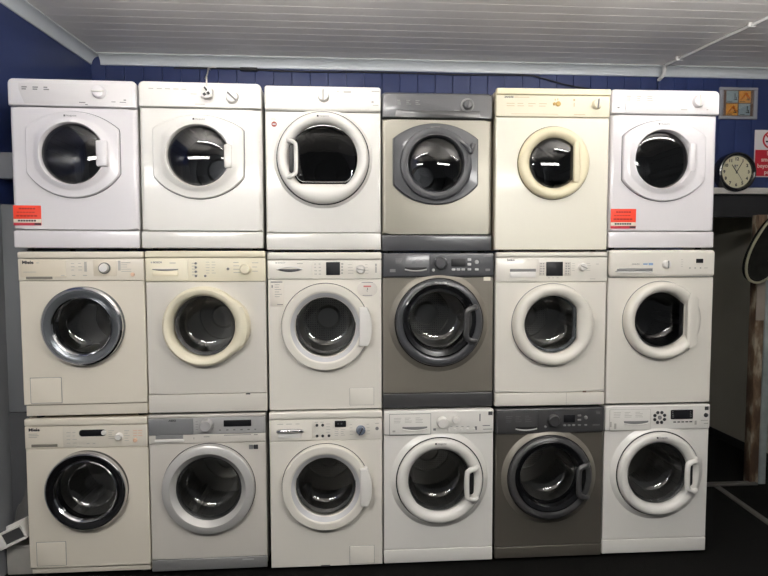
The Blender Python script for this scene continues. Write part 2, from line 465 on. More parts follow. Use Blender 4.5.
# ================================================================== TOP ROW
def lens_dryer(r, c, label, body, shell, panelm, platem, pz, plz, o, half, ft, fb, g, kn, knm, gl, plinthm=None, glassm=GLASSD, knobrot=0.0, knobbar=None, pc=None, over=0.0):
    root, W, H = start(r, c, label, shell)
    cx, cz, rw = g
    front_panel(root, W, plz + .0012, pz - .0012, cx, cz, rw + .025, body, .019)
    slab(root, 'plinth', W, .0, plz - .0012, -.001, plinthm or body, .008)
    cp = top_panel(root, W + over, pz + .0012, H, -.012, panelm)
    dr = ring(root, cx, cz, lens_r(cx, cz, half, o[1], o[0], ft, fb, pc), rw, platem, P_LENS)
    lf = lens_r(cx, cz, half, o[1], o[0], ft, fb, pc); bm = BM(); loft(bm, [rl(cx, cz, lambda a: lf(a) + .0032, -.0004), rl(cx, cz, lambda a: lf(a) + .0032, -.0012), rl(cx, cz, lambda a: lf(a) - .002, -.0012)]); finish('door_gap', bm, mat('gap grey', rgb(84, 84, 86), .6), dr, normals=False)
    glass(dr, cx, cz, rw * 1.002, gl[0], gl[1], gl[2], glassm)
    drum(root, cx, cz, .23, .05, .5)
    knob(root, kn[0], kn[1], kn[2], knm, -.0125, .022, knobbar, knobrot)
    return root, dr, W, H
FASM = mat('pale fascia plastic', rgb(222, 218, 218), .3)
root, dr, W, H = lens_dryer(1, 1, 'white tumble dryer with a red corner sticker, top row, first from the left wall',
    WHITE, SHELL, WHITE, WHITE, .701, .089, (.252, .678), .224, .592, .371, (-.003, .468, .148), (.133, .774, .033), WHITE, ('dome', .02, -.012), knobrot=0, knobbar=PLASTIC, over=.004)
bm = BM(); prism(bm, [(-.225, .712), (.29, .712), (.29, .812), (-.252, .812), (-.25, .78)], -.008, -.0135, .0015); finish('fascia', bm, FASM, root)
print_marks(root, legends(-.235, -.08, .776, .796, 3, 2, .6, .006, 3) + [(.05, .722, .03, .004), (.07, .712, .012, .004), (.2, .728, .02, .003), (.255, .738, .012, .005), (.245, .727, .03, .003)], MARK, -.0136)
bm = BM(); box(bm, .118, .172, -.044, -.02, .405, .533, .008, 3); finish('door_handle', bm, WHITE, dr)
hot_logo(dr, -.005, .655, -.0185, MARK, MARK)
sticker(root, -.302, -.169, .112, .212, -.001)

root, dr, W, H = lens_dryer(1, 2, 'white tumble dryer on the top row with a mains plug hanging over its controls',
    WHITE2, SHELL, WHITE2, WHITE2, .708, .087, (.252, .672), .226, .602, .362, (-.011, .467, .15), (.162, .762, .032), PLASTIC, ('dome', .045, -.012), glassm=GLASSD, knobrot=.75, knobbar=MARK)
print_marks(root, legends(-.25, -.05, .792, .803, 5, 1, .7, .004, 5) + [(-.03, .775, .03, .003), (.0, .725, .05, .003), (.25, .725, .03, .003)], MARKL, -.0125)
bm = BM(); box(bm, .12, .158, -.042, -.02, .405, .523, .008, 3); finish('door_handle', bm, WHITE2, dr)
hot_logo(dr, -.002, .650, -.0185, MARKD, MARK)

# round door dryer with handle on the left
root, W, H = start(1, 3, 'white tumble dryer with a round door whose handle is on the left, top row', SHELL)
cx, cz, ro = -.001, .471, .234
gr = clip_r(.176, bottom=.13)
front_panel(root, W, .0892, .711, cx, cz, .2, WHITE2, .01)
slab(root, 'plinth', W, 0, .0868, -.001, WHITE2, .007)
slab(root, 'control_panel', W, .7134, H, -.014, WHITE2, .014, seg=4)
surround(root, cx, cz, ro, WHITE2, .022, .012)
dr = ring(root, cx, cz, ro, gr, WHITE2, P_THICK)
bm = BM(); L = [rl(.002, cz - .004, clip_r(a, bottom=b), y) for a, b, y in ((.175, .129, -.008), (.168, .124, -.003), (.162, .119, .004))]; loft(bm, L); finish('window_trim', bm, BLACKG, dr, normals=False)
glass(dr, .002, cz - .003, clip_r(.175, bottom=.129), 'flat', .005, -.012, GLASSB)
bm = BM(); tube(bm, smooth_path([(-.142, -.016, .41), (-.136, -.016, .375), (-.115, -.016, .354), (-.08, -.016, .35), (.085, -.016, .35), (.118, -.016, .354), (.14, -.016, .375), (.147, -.016, .41)], 4), .0022, 8); finish('window_rim', bm, CHROME, dr)
grip_recess(dr, -.172, -.146, .39, .535, -.048)
bracket(dr, -.137, -.178, .37, .556, WHITE2, -.054, .010, -.046)
drum(root, cx, cz, .23, .05, .5)
knob(root, .003, .786, .03, PLASTIC, -.0145, .026, MARKL, PI / 2)
print_marks(root, legends(-.25, -.06, .79, .82, 3, 3, .7, .003, 7) + legends(-.25, -.1, .765, .772, 3, 1, .7, .003, 2) + legends(.07, .09, .75, .82, 1, 4, .9, .004, 3) + [(.125, .81, .04, .01), (.27, .815, .04, .005), (.255, .762, .012, .012), (.27, .745, .03, .003)], MARKL, -.0145)
hot_logo(dr, .004, .678, -.0515, MARKD, MARK)
bm = BM(); lathe(bm, -.251, .645, [(.014, .0005), (.014, -.0012), (.001, -.0012)], True, True, 24); s = finish('sticker', bm, mat('brown red sticker', rgb(150, 70, 60), .5), root, label='small round brown-red sticker')
print_marks(s, [(-.251, .645, .016, .006)], MARKW, -.0014)
print_marks(root, [(-.255, .676, .022, .003), (-.255, .67, .03, .003)], mat('pink print', rgb(205, 170, 165), .6), 0, 'note_lettering')

# champagne and charcoal dryer
root, dr, W, H = lens_dryer(1, 4, 'silver tumble dryer with charcoal door and controls, top row',
    CHAMP, mat('charcoal cabinet', rgb(70, 71, 74), .4), CHARC, CHARC, .694, .087, (.247, .669), .225, .589, .35, (-.010, .458, .142), (.156, .765, .026), CHARC, ('dome', .06, -.014), CHARC, GLASSD, 0)
bm = BM(); prism(bm, rrect(-.222, .224, .697, .735, .003), -.008, -.0165, .003); finish('fascia', bm, DARKG, root)
BEZ = mat('charcoal bezel', rgb(62, 63, 66), .5)
bm = BM(); lathe(bm, -.01, .458, [(.19, -.019), (.186, -.03), (.172, -.037), (.158, -.036), (.148, -.03), (.142, -.016)]); finish('door_bezel', bm, BEZ, dr, normals=False)
bm = BM(); tube(bm, smooth_path([(.118, -.03, .575), (.15, -.044, .545), (.168, -.046, .515), (.186, -.03, .56)], 5), .012, 10); finish('door_handle', bm, CHARC, dr)
bm = BM(); lathe(bm, .156, .765, [(.036, -.011), (.036, -.016), (.029, -.017)], True, True, 40); finish('knob_ring', bm, MARK, root)
bm = BM(); box(bm, .15, .162, -.042, -.03, .745, .785, .002); finish('knob_grip', bm, CHARC, root)
print_marks(root, legends(-.215, -.07, .762, .79, 3, 3, .55, .004, 9) + [(.1, .738, .03, .003)], MARK, -.0125)
print_marks(dr, [(-.014, .648, .05, .005)], MARK, -.0185)

# cream dryer
root, W, H = start(1, 5, 'yellowed cream tumble dryer on the top row with small round beige door', SHELLC)
cx, cz, ro = .004, .460, .189
front_panel(root, W, .003, .699, cx, cz, .165, CREAMBODY, .006)
slab(root, 'control_panel', W, .7014, .813, -.004, CREAM, .004)
slab(root, 'worktop', W, .8145, H, -.012, BEIGE, .005)
gr = clip_r(.131, right=.103)
dr = ring(root, cx, cz, ro, gr, BEIGE, P_ROUND)
bm = BM(); lathe(bm, cx, cz, [(.193, .001), (.193, -.006), (.187, -.006)], n=64); finish('door_seal', bm, mat('olive rubber', rgb(110, 100, 70), .5), dr, normals=False)
glass(dr, cx, cz, clip_r(.1315, right=.1035), 'dome', .035, -.014, GLASSD)
bm = BM(); box(bm, .1, .131, -.047, -.02, .355, .566, .008, 3); finish('door_handle', bm, BEIGE, dr)
drum(root, cx, cz, .2, .05, .5)
knob(root, .23, .768, .026, CREAM, -.0045, .024, MARK, PI / 2 + .1)
button(root, .024, .768, .013, GOLD, -.0045, .008); button(root, .004, .768, .008, GOLD, -.0045, .005)
[print_marks(root, [q], GOLD, -.0045, 'indicator_light') for q in ((.008, .79, .004, .01), (.022, .792, .004, .01))]
text_mesh('lettering', 'ZANUSSI', .012, MARKD, root, -.262, -.0048, .801, 'LEFT', bold=.0004)
print_marks(root, [(-.17, .801, .08, .003)] + legends(-.25, -.02, .75, .775, 4, 2, .8, .003, 6) + [(.11, .79, .01, .01), (.11, .765, .004, .02), (-.1, .715, .25, .002), (.14, .715, .06, .003)], mat('tan print', rgb(205, 185, 145), .6), -.0045)

root, dr, W, H = lens_dryer(1, 6, 'white tumble dryer with a red corner sticker, at the right end of the top row',
    WHITE, SHELL, WHITE, WHITE, .713, .089, (.252, .682), .23, .599, .365, (-.017, .472, .151), (.176, .783, .033), WHITE, ('dome', .012, -.004), knobrot=PI / 2, knobbar=PLASTIC, pc=-.001, over=.012)
bm = BM(); prism(bm, [(-.222, .722), (.285, .722), (.285, .822), (-.235, .822)], -.008, -.0135, .0015); finish('fascia', bm, mat('pale panel', rgb(225, 220, 220), .3), root)
print_marks(root, legends(-.22, -.05, .78, .81, 3, 3, .6, .005, 4) + [(.1, .738, .035, .004), (.23, .74, .01, .004)], MARKL, -.0136)
[print_marks(root, [q], MARK, -.0125, 'screw_cap') for q in ((-.262, .745, .012, .008), (.272, .757, .012, .012))]
bm = BM(); box(bm, .125, .165, -.036, -.018, .408, .56, .010, 3); finish('door_handle', bm, WHITE, dr)
hot_logo(dr, -.008, .661, -.0185, MARK, MARK)
sticker(root, -.287, -.146, .104, .21, -.001)

# ================================================================== WASHERS
def washer(r, c, label, body, shell, pz, plz, cx, cz, hole, rb=.005):
    root, W, H = start(r, c, label, shell)
    front_panel(root, W, plz + .001, pz - .0012, cx, cz, hole, body, rb)
    gasket(root, cx, cz, hole)
    drum(root, cx, cz, .235, .075, .48)
    return root, W, H

# --- ivory washers with metal rings
def ivory_washer(r, c, label, cx, cz, ro, pz, band, plz, mring, mouter, g):
    root, W, H = washer(r, c, label, MIELE, SHELLC, pz, plz, cx, cz, .18)
    slab(root, 'worktop', W, band + .001, H, -.008, MIELE, .008)
    slab(root, 'control_panel', W, pz + .001, band - .001, -.002, MIELE, .003)
    slab(root, 'plinth', W - .01, 0.0, plz - .003, .012, MIELE, .003, y1=.05)
    return root, W, H
root, W, H = ivory_washer(2, 1, 'ivory washing machine with wide steel door ring, middle row, nearest the left wall', .005, .464, .2, .695, .806, .059, 0, 0, 0)
cx, cz = .005, .464
dr = ring(root, cx, cz, .201, .142, STEEL, [(0, .003), (0, -.022), (.06, -.034), (.16, -.04), (.4, -.04), (.6, -.036), (.8, -.03), (1, -.022), (1, .03), (.7, .03)])
bm = BM(); lathe(bm, cx, cz, [(.2005, -.02), (.199, -.034), (.19, -.042), (.182, -.0415)]); finish('door_rim', bm, CHROME, dr, normals=False)
bm = BM(); lathe(bm, cx, cz, [(.15, -.031), (.147, -.036), (.141, -.03), (.139, -.018)]); finish('window_rim', bm, CHROME, dr, normals=False)
glass(dr, cx, cz, .141, 'bowl', .09, -.02)
panel_piece(root, 'control_fascia', -.295, -.075, .712, .8, mat('pale fascia ivory', rgb(213, 203, 184), .35), -.001, -.0032, .0008)
panel_piece(root, 'control_fascia', .058, .172, .716, .799, MATS['pale fascia ivory'], -.001, -.0032, .0008)
knob(root, .113, .757, .024, PLASTIC, -.004, .022, skirt=mat('grey knob collar', rgb(92, 92, 88), .4))
slot(root, -.268, -.142, .704, .716, -.0035, mat('grey drawer pull', rgb(120, 116, 106), .4))
text_mesh('lettering', 'Miele', .022, MARKD, root, -.285, -.0036, .787, 'LEFT', bold=.0009, sx=1.15)
print_marks(root, [(-.21, .785, .012, .004), (-.25, .739, .06, .003)] + legends(-.05, .02, .74, .79, 2, 3, .6, .003, 3) + legends(-.1, .06, .718, .724, 3, 1, .5, .004, 4) + [(.02, .765, .012, .05), (.185, .77, .012, .05)] + legends(.195, .25, .735, .79, 1, 5, .9, .003, 2), MARKL, -.0036)
button(root, .25, .724, .01, PEACH, -.002, .006)
panel_piece(root, 'filter_flap', -.268, -.119, .071, .199, MIELE, .001, -.002, .0012, .003)
panel_piece(root, 'flap_gap', -.2705, -.1165, .0685, .2015, MARK, .001, -.0004, .0001, .003)

root, W, H = ivory_washer(3, 1, 'ivory washing machine with black chrome-edged door ring and long display, bottom row by left wall', 0, .453, .206, .672, .79, .034, 0, 0, 0)
cx, cz = 0, .453
dr = ring(root, cx, cz, .206, .155, BLACKG, [(0, .003), (0, -.024), (.06, -.036), (.2, -.042), (.5, -.04), (.8, -.032), (1, -.024), (1, .03), (.7, .03)])
bm = BM(); lathe(bm, cx, cz, [(.2065, -.02), (.205, -.035), (.199, -.042), (.194, -.043)]); finish('door_rim', bm, CHROME, dr, normals=False)
bm = BM(); lathe(bm, cx, cz, [(.162, -.036), (.159, -.04), (.153, -.034), (.151, -.018)]); finish('window_rim', bm, CHROME, dr, normals=False)
glass(dr, cx, cz, .153, 'bowl', .09, -.02)
panel_piece(root, 'display', -.037, .098, .733, .768, DISP, -.001, -.0045, .001, .016)
button(root, .088, .751, .013, PLASTIC, -.0045, .004)
panel_piece(root, 'control_fascia', -.118, .3, .677, .787, mat('silver grey fascia', rgb(212, 205, 192), .35), -.0015, -.0028, .0005)
knob(root, .165, .731, .019, PLASTIC, -.003, .022)
slot(root, -.276, -.147, .682, .696, -.0025, MATS['grey drawer pull'])
text_mesh('lettering', 'Miele', .022, MARKD, root, -.288, -.0025, .772, 'LEFT', bold=.0009, sx=1.15)
print_marks(root, legends(-.288, -.21, .73, .755, 1, 3, .8, .003, 3) + legends(-.1, -.04, .69, .765, 2, 4, .7, .003, 5) + legends(.0, .06, .69, .7, 2, 1, .7, .004, 4) + legends(.11, .145, .715, .765, 1, 5, .9, .003, 2) + legends(.19, .225, .7, .765, 1, 5, .9, .003, 7), MARKL, -.0032)
button(root, .245, .708, .011, PEACH, -.0028, .006); print_marks(root, legends(.235, .285, .725, .765, 2, 3, .9, .004, 5), PEACH, -.0032, 'orange_lettering')
panel_piece(root, 'filter_flap', -.269, -.124, .049, .174, MIELE, .001, -.002, .0012, .003)
panel_piece(root, 'flap_gap', -.2715, -.1215, .0465, .1765, MARK, .001, -.0004, .0001, .003)

# --- cream panel washer
root, W, H = washer(2, 2, 'grey-white washing machine on the middle row with cream control panel and cream door', GREYWHITE, SHELL, .683, .096, -.012, .455, .19)
cx, cz, ro = -.012, .452, .207
slab(root, 'worktop', W, .806, H, -.008, CREAM, .008)
cp = slab(root, 'control_panel', W, .684, .8045, -.002, CREAM, .003)
slab(root, 'plinth', W, 0, .0945, -.001, GREYWHITE, .004)
def bulge(a):
    d = math.degrees((a + PI) % (2 * PI) - PI)
    return ro + .029 * max(0, 1 - abs(d / 44) ** 2.4)
dr = ring(root, cx, cz, bulge, .157, CREAM, P_THICK)
arc_block(dr, cx, cz, ro + .020, .172, .352, .556, CREAM, -.02, -.0535, .008)
bm = BM(); lathe(bm, cx + .01, cz + .006, [(.157, -.01), (.15, -.004), (.143, .012)]); finish('window_trim', bm, mat('dark seal', rgb(60, 60, 60), .5), dr, normals=False)
glass(dr, cx + .008, cz + .005, .156, 'bowl', .09, -.01)
dw = panel_piece(root, 'detergent_drawer', -.298, -.09, .689, .8, CREAM, -.001, -.0045, .001, .003)
slot(dw, -.267, -.138, .738, .748, -.0045, MARK, None, .006); panel_piece(dw, 'drawer_grip', -.267, -.138, .712, .737, mat('light cream', rgb(238, 228, 200), .35), -.004, -.009, .003, .006)
text_mesh('lettering', 'BOSCH', .013, MARK, root, -.262, -.0048, .782, 'LEFT', bold=.0004)
print_marks(root, [(-.27, .782, .008, .008), (-.165, .779, .03, .004)], MARKL, -.0049, 'maker_lettering')
print_marks(root, legends(-.07, -.02, .71, .785, 1, 5, .6, .003, 2) + legends(-.0, .06, .72, .79, 2, 5, .7, .002, 5) + legends(.14, .19, .72, .79, 1, 4, .8, .003, 6) + legends(.235, .29, .725, .79, 1, 3, .8, .003, 4), MARKL, -.0024)
for zz in (.777, .756, .734, .712): button(root, -.05, zz, .006, MARK, -.002, .004)
button(root, -.003, .712, .006, MARK, -.002, .004); button(root, .113, .748, .007, MARK, -.002, .004)
knob(root, .202, .747, .028, CREAM, -.002, .028, None)
print_marks(root, [(.205, .093, .022, .007)], MARKD, -.0014, 'plinth_catch')

# --- white round-door washers with catch block at the right
def block_washer(r, c, label, body, cx, cz, ro, g, pz, band, ringm=None):
    root, W, H = washer(r, c, label, body, SHELL, pz, .002, cx, cz, .19)
    slab(root, 'worktop', W, band + .001, H, -.008, body, .008)
    slab(root, 'control_panel', W, pz + .001, band - .001, -.002, body, .003)
    dr = ring(root, cx, cz, ro, g[2], ringm or body, P_FLAT)
    bm = BM(); lathe(bm, cx, cz, [(ro - .033, -.0352), (ro - .036, -.035), (ro - .05, -.029), (g[2] + .004, -.014)]); finish('door_bevel', bm, mat('pale grey bevel', rgb(196, 195, 196), .35), dr, normals=False)
    bm = BM(); lathe(bm, g[0], g[1], [(g[2], -.012), (g[2] - .006, -.004), (g[2] - .012, .012)]); finish('window_trim', bm, mat('dark seal', rgb(60, 60, 60), .5), dr, normals=False)
    glass(dr, g[0], g[1], g[2] - .001, 'bowl', .09, -.012)
    bm = BM(); lathe(bm, cx, cz, [(ro + .0035, .0004), (ro + .0035, -.0008), (ro - .002, -.0008)]); finish('door_gap', bm, MARKD, dr, normals=False)
    arc_block(dr, cx, cz, ro + .014, .178, .346, .55, PLASTIC, -.002, -.05, .006)
    return root, dr, W, H
root, dr, W, H = block_washer(2, 3, 'white washing machine on the middle row with a pale oval sticker above its door', WARM, .001, .445, .229, (.003, .459, .157), .697, .798)
dw = panel_piece(root, 'detergent_drawer', -.29, -.068, .702, .793, WARM, -.001, -.0045, .001, .003)
slot(dw, -.251, -.117, .735, .750, -.0045, MARKD, None, .012); bm = BM(); tube(bm, [(-.25 + .133 * i / 10, -.006, .75 + .012 * math.sin(PI * i / 10)) for i in range(11)], .004, 8); finish('drawer_grip', bm, PLASTIC, dw)
text_mesh('lettering', 'BOSCH', .012, MARK, root, -.245, -.0048, .783, 'LEFT')
print_marks(root, [(-.252, .783, .008, .008), (-.13, .779, .03, .004)], MARKL, -.0049, 'maker_lettering')
panel_piece(root, 'display', .006, .079, .718, .787, DISP, -.001, -.0045, .001, .003)
print_marks(root, legends(-.055, -.01, .715, .785, 2, 4, .6, .004, 2) + legends(.085, .1, .72, .785, 1, 4, .9, .008, 3) + legends(.12, .16, .72, .78, 1, 4, .8, .002, 6) + legends(.21, .235, .72, .78, 1, 4, .8, .002, 6) + [(.268, .77, .01, .015), (.268, .745, .01, .03)], MARKL, -.0024)
knob(root, .187, .748, .024, PLASTIC, -.002, .026, MARKL, .2)
bm = BM(); prism(bm, [(.222 + .054 * math.cos(t * PI / 16), .643 + .042 * math.sin(t * PI / 16)) for t in range(32)], .0004, -.0008, .0002); s = finish('sticker', bm, mat('pale sticker', rgb(214, 208, 200), .5), root, label='pale oval sticker with a small red word')
print_marks(s, [(.222, .658, .04, .008)], mat('faded red print', rgb(200, 120, 115), .6), -.0009); text_mesh('numeral', '?', .03, MARKD, s, .222, -.0012, .638)
print_marks(s, [(.222, .678, .06, .003), (.222, .61, .05, .003)], MARK, -.0009, 'sticker_lettering')
s = panel_piece(root, 'sticker', -.286, -.214, .555, .69, mat('clear sticker', rgb(218, 211, 200), .4), .0004, -.0007, .0002, .002, 'pale rectangular label with grey print')
print_marks(s, [(-.252, .683, .06, .006), (-.275, .66, .006, .014)] + legends(-.262, -.22, .6, .675, 1, 6, .9, .002, 8) + [(-.235, .565, .03, .004)], MARK, -.0009)
panel_piece(root, 'filter_flap', .127, .254, .024, .114, WARM, .001, -.002, .0012, .003)
panel_piece(root, 'flap_gap', .125, .256, .022, .116, MARKL, .001, -.0004, .0001, .003)

root, dr, W, H = block_washer(3, 3, 'white washing machine with chrome drawer handle and blue-silver dial on the bottom row', WARM, -.004, .444, .231, (-.003, .459, .158), .694, .81)
dw = panel_piece(root, 'detergent_drawer', -.29, -.077, .699, .805, WARM, -.001, -.0045, .001, .003)
bm = BM(); tube(bm, smooth_path([(-.256, -.004, .748), (-.24, -.016, .755), (-.19, -.02, .757), (-.14, -.016, .755), (-.124, -.004, .748)], 5), .011, 12, flat=.7); finish('drawer_handle', bm, CHROME, dw)
panel_piece(dw, 'drawer_grip', -.25, -.13, .712, .742, PLASTIC, -.004, -.008, .002, .004)
print_marks(root, [(-.24, .787, .03, .003), (-.195, .787, .03, .003), (-.15, .787, .02, .003)], MARKL, -.0049, 'maker_lettering')
panel_piece(root, 'display', .046, .106, .765, .798, DISP, -.001, -.0045, .001, .003)
print_marks(root, legends(.06, .095, .778, .788, 2, 1, .5, .008, 2), mat('display digits', rgb(80, 84, 88), .4), -.0047, 'digits')
for bx, bz in ((-.048, .777), (-.018, .777), (-.048, .719), (-.018, .719), (.015, .719)): button(root, bx, bz, .0075, MARKD, -.002, .005)
knob(root, .184, .747, .025, BLUESIL, -.002, .028, CHROME, -1.1)
button(root, .271, .753, .009, MARK, -.002, .006)
print_marks(root, legends(-.06, .0, .79, .796, 2, 1, .6, .003, 2) + legends(.0, .035, .73, .79, 1, 4, .8, .002, 3) + legends(.045, .11, .715, .755, 2, 4, .8, .002, 3) + legends(.125, .15, .715, .785, 1, 4, .8, .002, 6) + legends(.215, .24, .715, .785, 1, 4, .8, .002, 6) + [(.271, .78, .02, .003)], MARKL, -.0024)
panel_piece(root, 'filter_flap', .122, .253, .012, .109, WARM, .001, -.002, .0012, .003)
panel_piece(root, 'flap_gap', .1202, .2548, .0102, .1108, MARK, .001, -.0004, .0001, .003)
print_marks(root, [(-.01, .006, .05, .008)], MARKD, -.0004, 'scuff')

# --- washers with a raised surround and bracket handle
def bracket_washer(r, c, label, body, shell, panelm, ringm, cx, cz, ro, g, pz, plz, hnd, hm, plinthm, arc=None, gm=GLASS, bez=None):
    root, W, H = washer(r, c, label, body, shell, pz, plz, cx, cz, .195)
    slab(root, 'plinth', W, 0, plz - .0012, -.001, plinthm, .005)
    slab(root, 'control_panel', W, pz + .001, H, -.01, panelm, .01, seg=4)
    ro *= .985
    surround(root, cx, cz, ro, arc or body, .036, .018)
    dr = ring(root, cx, cz, ro, g[2] + .007, ringm, P_WIDE)
    bm = BM(); lathe(bm, g[0], g[1], [(g[2] + .008, -.022), (g[2] + .001, -.012), (g[2] - .006, .004)]); finish('window_trim', bm, bez or mat('dark seal', rgb(60, 60, 60), .5), dr, normals=False)
    glass(dr, g[0], g[1], g[2] + .003, 'bowl', .1, -.018, gm)
    x0, x1, z0, z1 = hnd
    grip_recess(dr, x0 + .012, x0 + .012 + (x1 - x0) * .52, z0 + .035, z1 - .035, -.046)
    bracket(dr, x0 + .008, x1 - .006, z0 + .01, z1 - .01, hm, -.066, .0115, -.044)
    return root, dr, W, H
root, dr, W, H = bracket_washer(2, 4, 'graphite grey washing machine with charcoal door on the middle row', GRAPH, mat('graphite cabinet', rgb(70, 68, 66), .4), CHARC, CHARC,
    .002, .462, .236, (-.001, .478, .157), .704, .079, (.13, .200, .352, .558), DARKG, DARKG, GRAPH, GLASS, BLACKG)
bm = BM(); lathe(bm, -.001, .478, [(.196, -.049), (.19, -.052), (.168, -.045), (.16, -.022)]); finish('door_bezel', bm, BLACKG, dr, normals=False)
dw = panel_piece(root, 'detergent_drawer', -.292, -.05, .71, .826, CHARC, -.009, -.0125, .001, .003)
slot(dw, -.18, -.064, .742, .757, -.0125, BLACK, MARKW if False else SILVER, .008)
print_marks(dw, legends(-.23, -.07, .777, .805, 3, 4, .7, .002, 5) + [(-.245, .74, .03, .016)], MARK, -.0128)
panel_piece(root, 'display', .068, .145, .761, .801, DISP, -.009, -.0125, .001, .003)
knob(root, .009, .779, .034, CHARC, -.0105, .026, None, 0)
for bx in (.08, .106, .132, .165, .205): panel_piece(root, 'button', bx - .01, bx + .01, .739, .75, MARKW, -.009, -.013, .001, .003)
for bz in (.797, .772): panel_piece(root, 'button', .155, .175, bz - .007, bz + .007, MARKW, -.009, -.013, .001, .003)
button(root, .205, .784, .011, MARKW, -.0105, .004); button(root, -.028, .742, .008, MARKW, -.0105, .004); button(root, -.012, .797, .008, MARKW, -.0105, .003); button(root, .033, .797, .008, MARKW, -.0105, .003)
print_marks(root, [(.265, .742, .025, .012), (.262, .815, .04, .003)], MARK, -.0106)
panel_piece(root, 'sticker', .245, .283, .683, .704, PAPER, .0004, -.0012, .0002, .002, 'small white rectangular sticker')
text_mesh('lettering', 'Hotpoint', .017, MARKW, dr, .005, -.0505, .676, bold=.0003)

root, dr, W, H = bracket_washer(3, 4, 'white washing machine with two small white dials on the bottom row', WHITE2, SHELL, WHITE2, WHITE2,
    .003, .462, .236, (-.006, .468, .163), .712, .075, (.132, .205, .356, .554), WHITE2, WHITE2)
dw = panel_piece(root, 'detergent_drawer', -.267, -.047, .716, .826, WHITE2, -.009, -.0125, .0012, .003)
panel_piece(root, 'drawer_gap', -.2692, -.0448, .7138, .8282, MARK, -.009, -.0108, .0001, .003)
slot(dw, -.199, -.065, .741, .757, -.0125, MARK, PLASTIC, .009)
print_marks(dw, legends(-.245, -.07, .777, .81, 3, 4, .7, .002, 5) + [(-.245, .735, .015, .01)], MARKL, -.0128)
knob(root, .016, .779, .031, WHITE2, -.0105, .03); knob(root, .088, .79, .02, WHITE2, -.0105, .022)
for i, bx in enumerate((.05, .085, .12, .155, .19)): button(root, bx, .737, .007, PLASTIC, -.0105, .005)
print_marks(root, [(-.025, .74, .014, .012), (.2, .742, .012, .02), (.257, .755, .04, .004), (.265, .735, .05, .003), (.222, .8, .006, .04)] + legends(.06, .18, .75, .756, 4, 1, .6, .002, 3), MARK, -.0106)
panel_piece(root, 'energy_badge', .268, .29, .812, .832, MARKD, -.009, -.0112, .0002, .002)
hot_logo(dr, .006, .674, -.0505, MARKD, MARK)

root, dr, W, H = bracket_washer(3, 5, 'dark graphite washing machine between two white machines on the bottom row', GRAPH2, MATS['graphite cabinet'], DARKG, DARKG,
    -.004, .458, .235, (-.01, .473, .158), .700, .064, (.13, .204, .347, .552), DARKG, GRAPH2, GRAPH, GLASS, BLACKG)
bm = BM(); lathe(bm, -.01, .473, [(.196, -.049), (.19, -.052), (.168, -.045), (.16, -.022)]); finish('door_bezel', bm, BLACKG, dr, normals=False)
dw = panel_piece(root, 'detergent_drawer', -.294, -.072, .706, .826, DARKG, -.009, -.0125, .001, .003)
slot(dw, -.195, -.066 - .012, .727, .741, -.0125, BLACK, SILVER, .008)
print_marks(dw, legends(-.25, -.09, .765, .805, 3, 4, .7, .002, 5), mat('dim print', rgb(92, 92, 92), .6), -.0128)
panel_piece(root, 'display', .073, .135, .76, .802, DISP, -.009, -.0125, .001, .003)
knob(root, .014, .774, .034, DARKG, -.0105, .026)
for bx in (.078, .103, .128, .16, .196): panel_piece(root, 'button', bx - .008, bx + .008, .739, .748, MARK, -.009, -.013, .001, .003)
for bz in (.797, .772): panel_piece(root, 'button', .15, .17, bz - .005, bz + .005, MARK, -.009, -.013, .001, .003)
button(root, .196, .785, .01, MARK, -.0105, .004); button(root, -.03, .738, .007, MARK, -.0105, .004)
print_marks(root, [(.255, .742, .04, .006), (.265, .81, .02, .012)], MATS['dim print'], -.0106)
print_marks(dr, [(-.002, .672, .06, .006)], MATS['dim print'], -.0505)

root, dr, W, H = bracket_washer(3, 6, 'white washing machine with a ring of buttons, right end of the bottom row', WHITE2, SHELL, WHITE2, WHITE2,
    .002, .461, .237, (-.007, .467, .165), .702, .08, (.13, .21, .36, .558), WHITE2, WHITE2)
dw = panel_piece(root, 'detergent_drawer', -.275, -.046, .706, .82, WHITE2, -.009, -.0125, .0012, .003)
panel_piece(root, 'drawer_gap', -.2772, -.0438, .7038, .8222, MARKL, -.009, -.0108, .0001, .003)
slot(dw, -.196, -.058, .739, .756, -.0125, MARK, PLASTIC, .009)
print_marks(dw, legends(-.255, -.07, .775, .81, 3, 4, .7, .002, 5) + [(-.245, .73, .012, .03), (-.27, .74, .008, .03)], MARKL, -.0128)
bm = BM(); lathe(bm, .007, .774, [(.04, -.009), (.04, -.012), (.018, -.012)], True, True, 40); finish('button_ring', bm, PLASTIC, root)
for k in range(8):
    a = k * PI / 4 + PI / 8
    button(root, .007 + .03 * math.cos(a), .774 + .03 * math.sin(a), .009, MARKD, -.012, .003)
button(root, .007, .774, .011, MARK, -.012, .006)
panel_piece(root, 'display', .071, .198, .762, .814, DISP, -.009, -.0125, .001, .004)
for i in range(5): panel_piece(root, 'button', .087 + i * .023, .103 + i * .023, .743, .749, MARKD, -.009, -.013, .0008, .002)
print_marks(root, legends(.078, .09, .77, .81, 1, 4, .9, .004, 2) + legends(.18, .192, .77, .81, 1, 4, .9, .004, 2), MARK, -.0127, 'display_lettering')
button(root, .273, .782, .012, MARKD, -.0105, .005)
panel_piece(root, 'energy_badge', .266, .288, .81, .83, MARKD, -.009, -.0112, .0002, .002)
print_marks(root, [(.265, .752, .04, .004), (.275, .735, .025, .004), (.215, .74, .012, .022)], MARKL, -.0106)
hot_logo(dr, .006, .672, -.0505, MARKD, MARK)

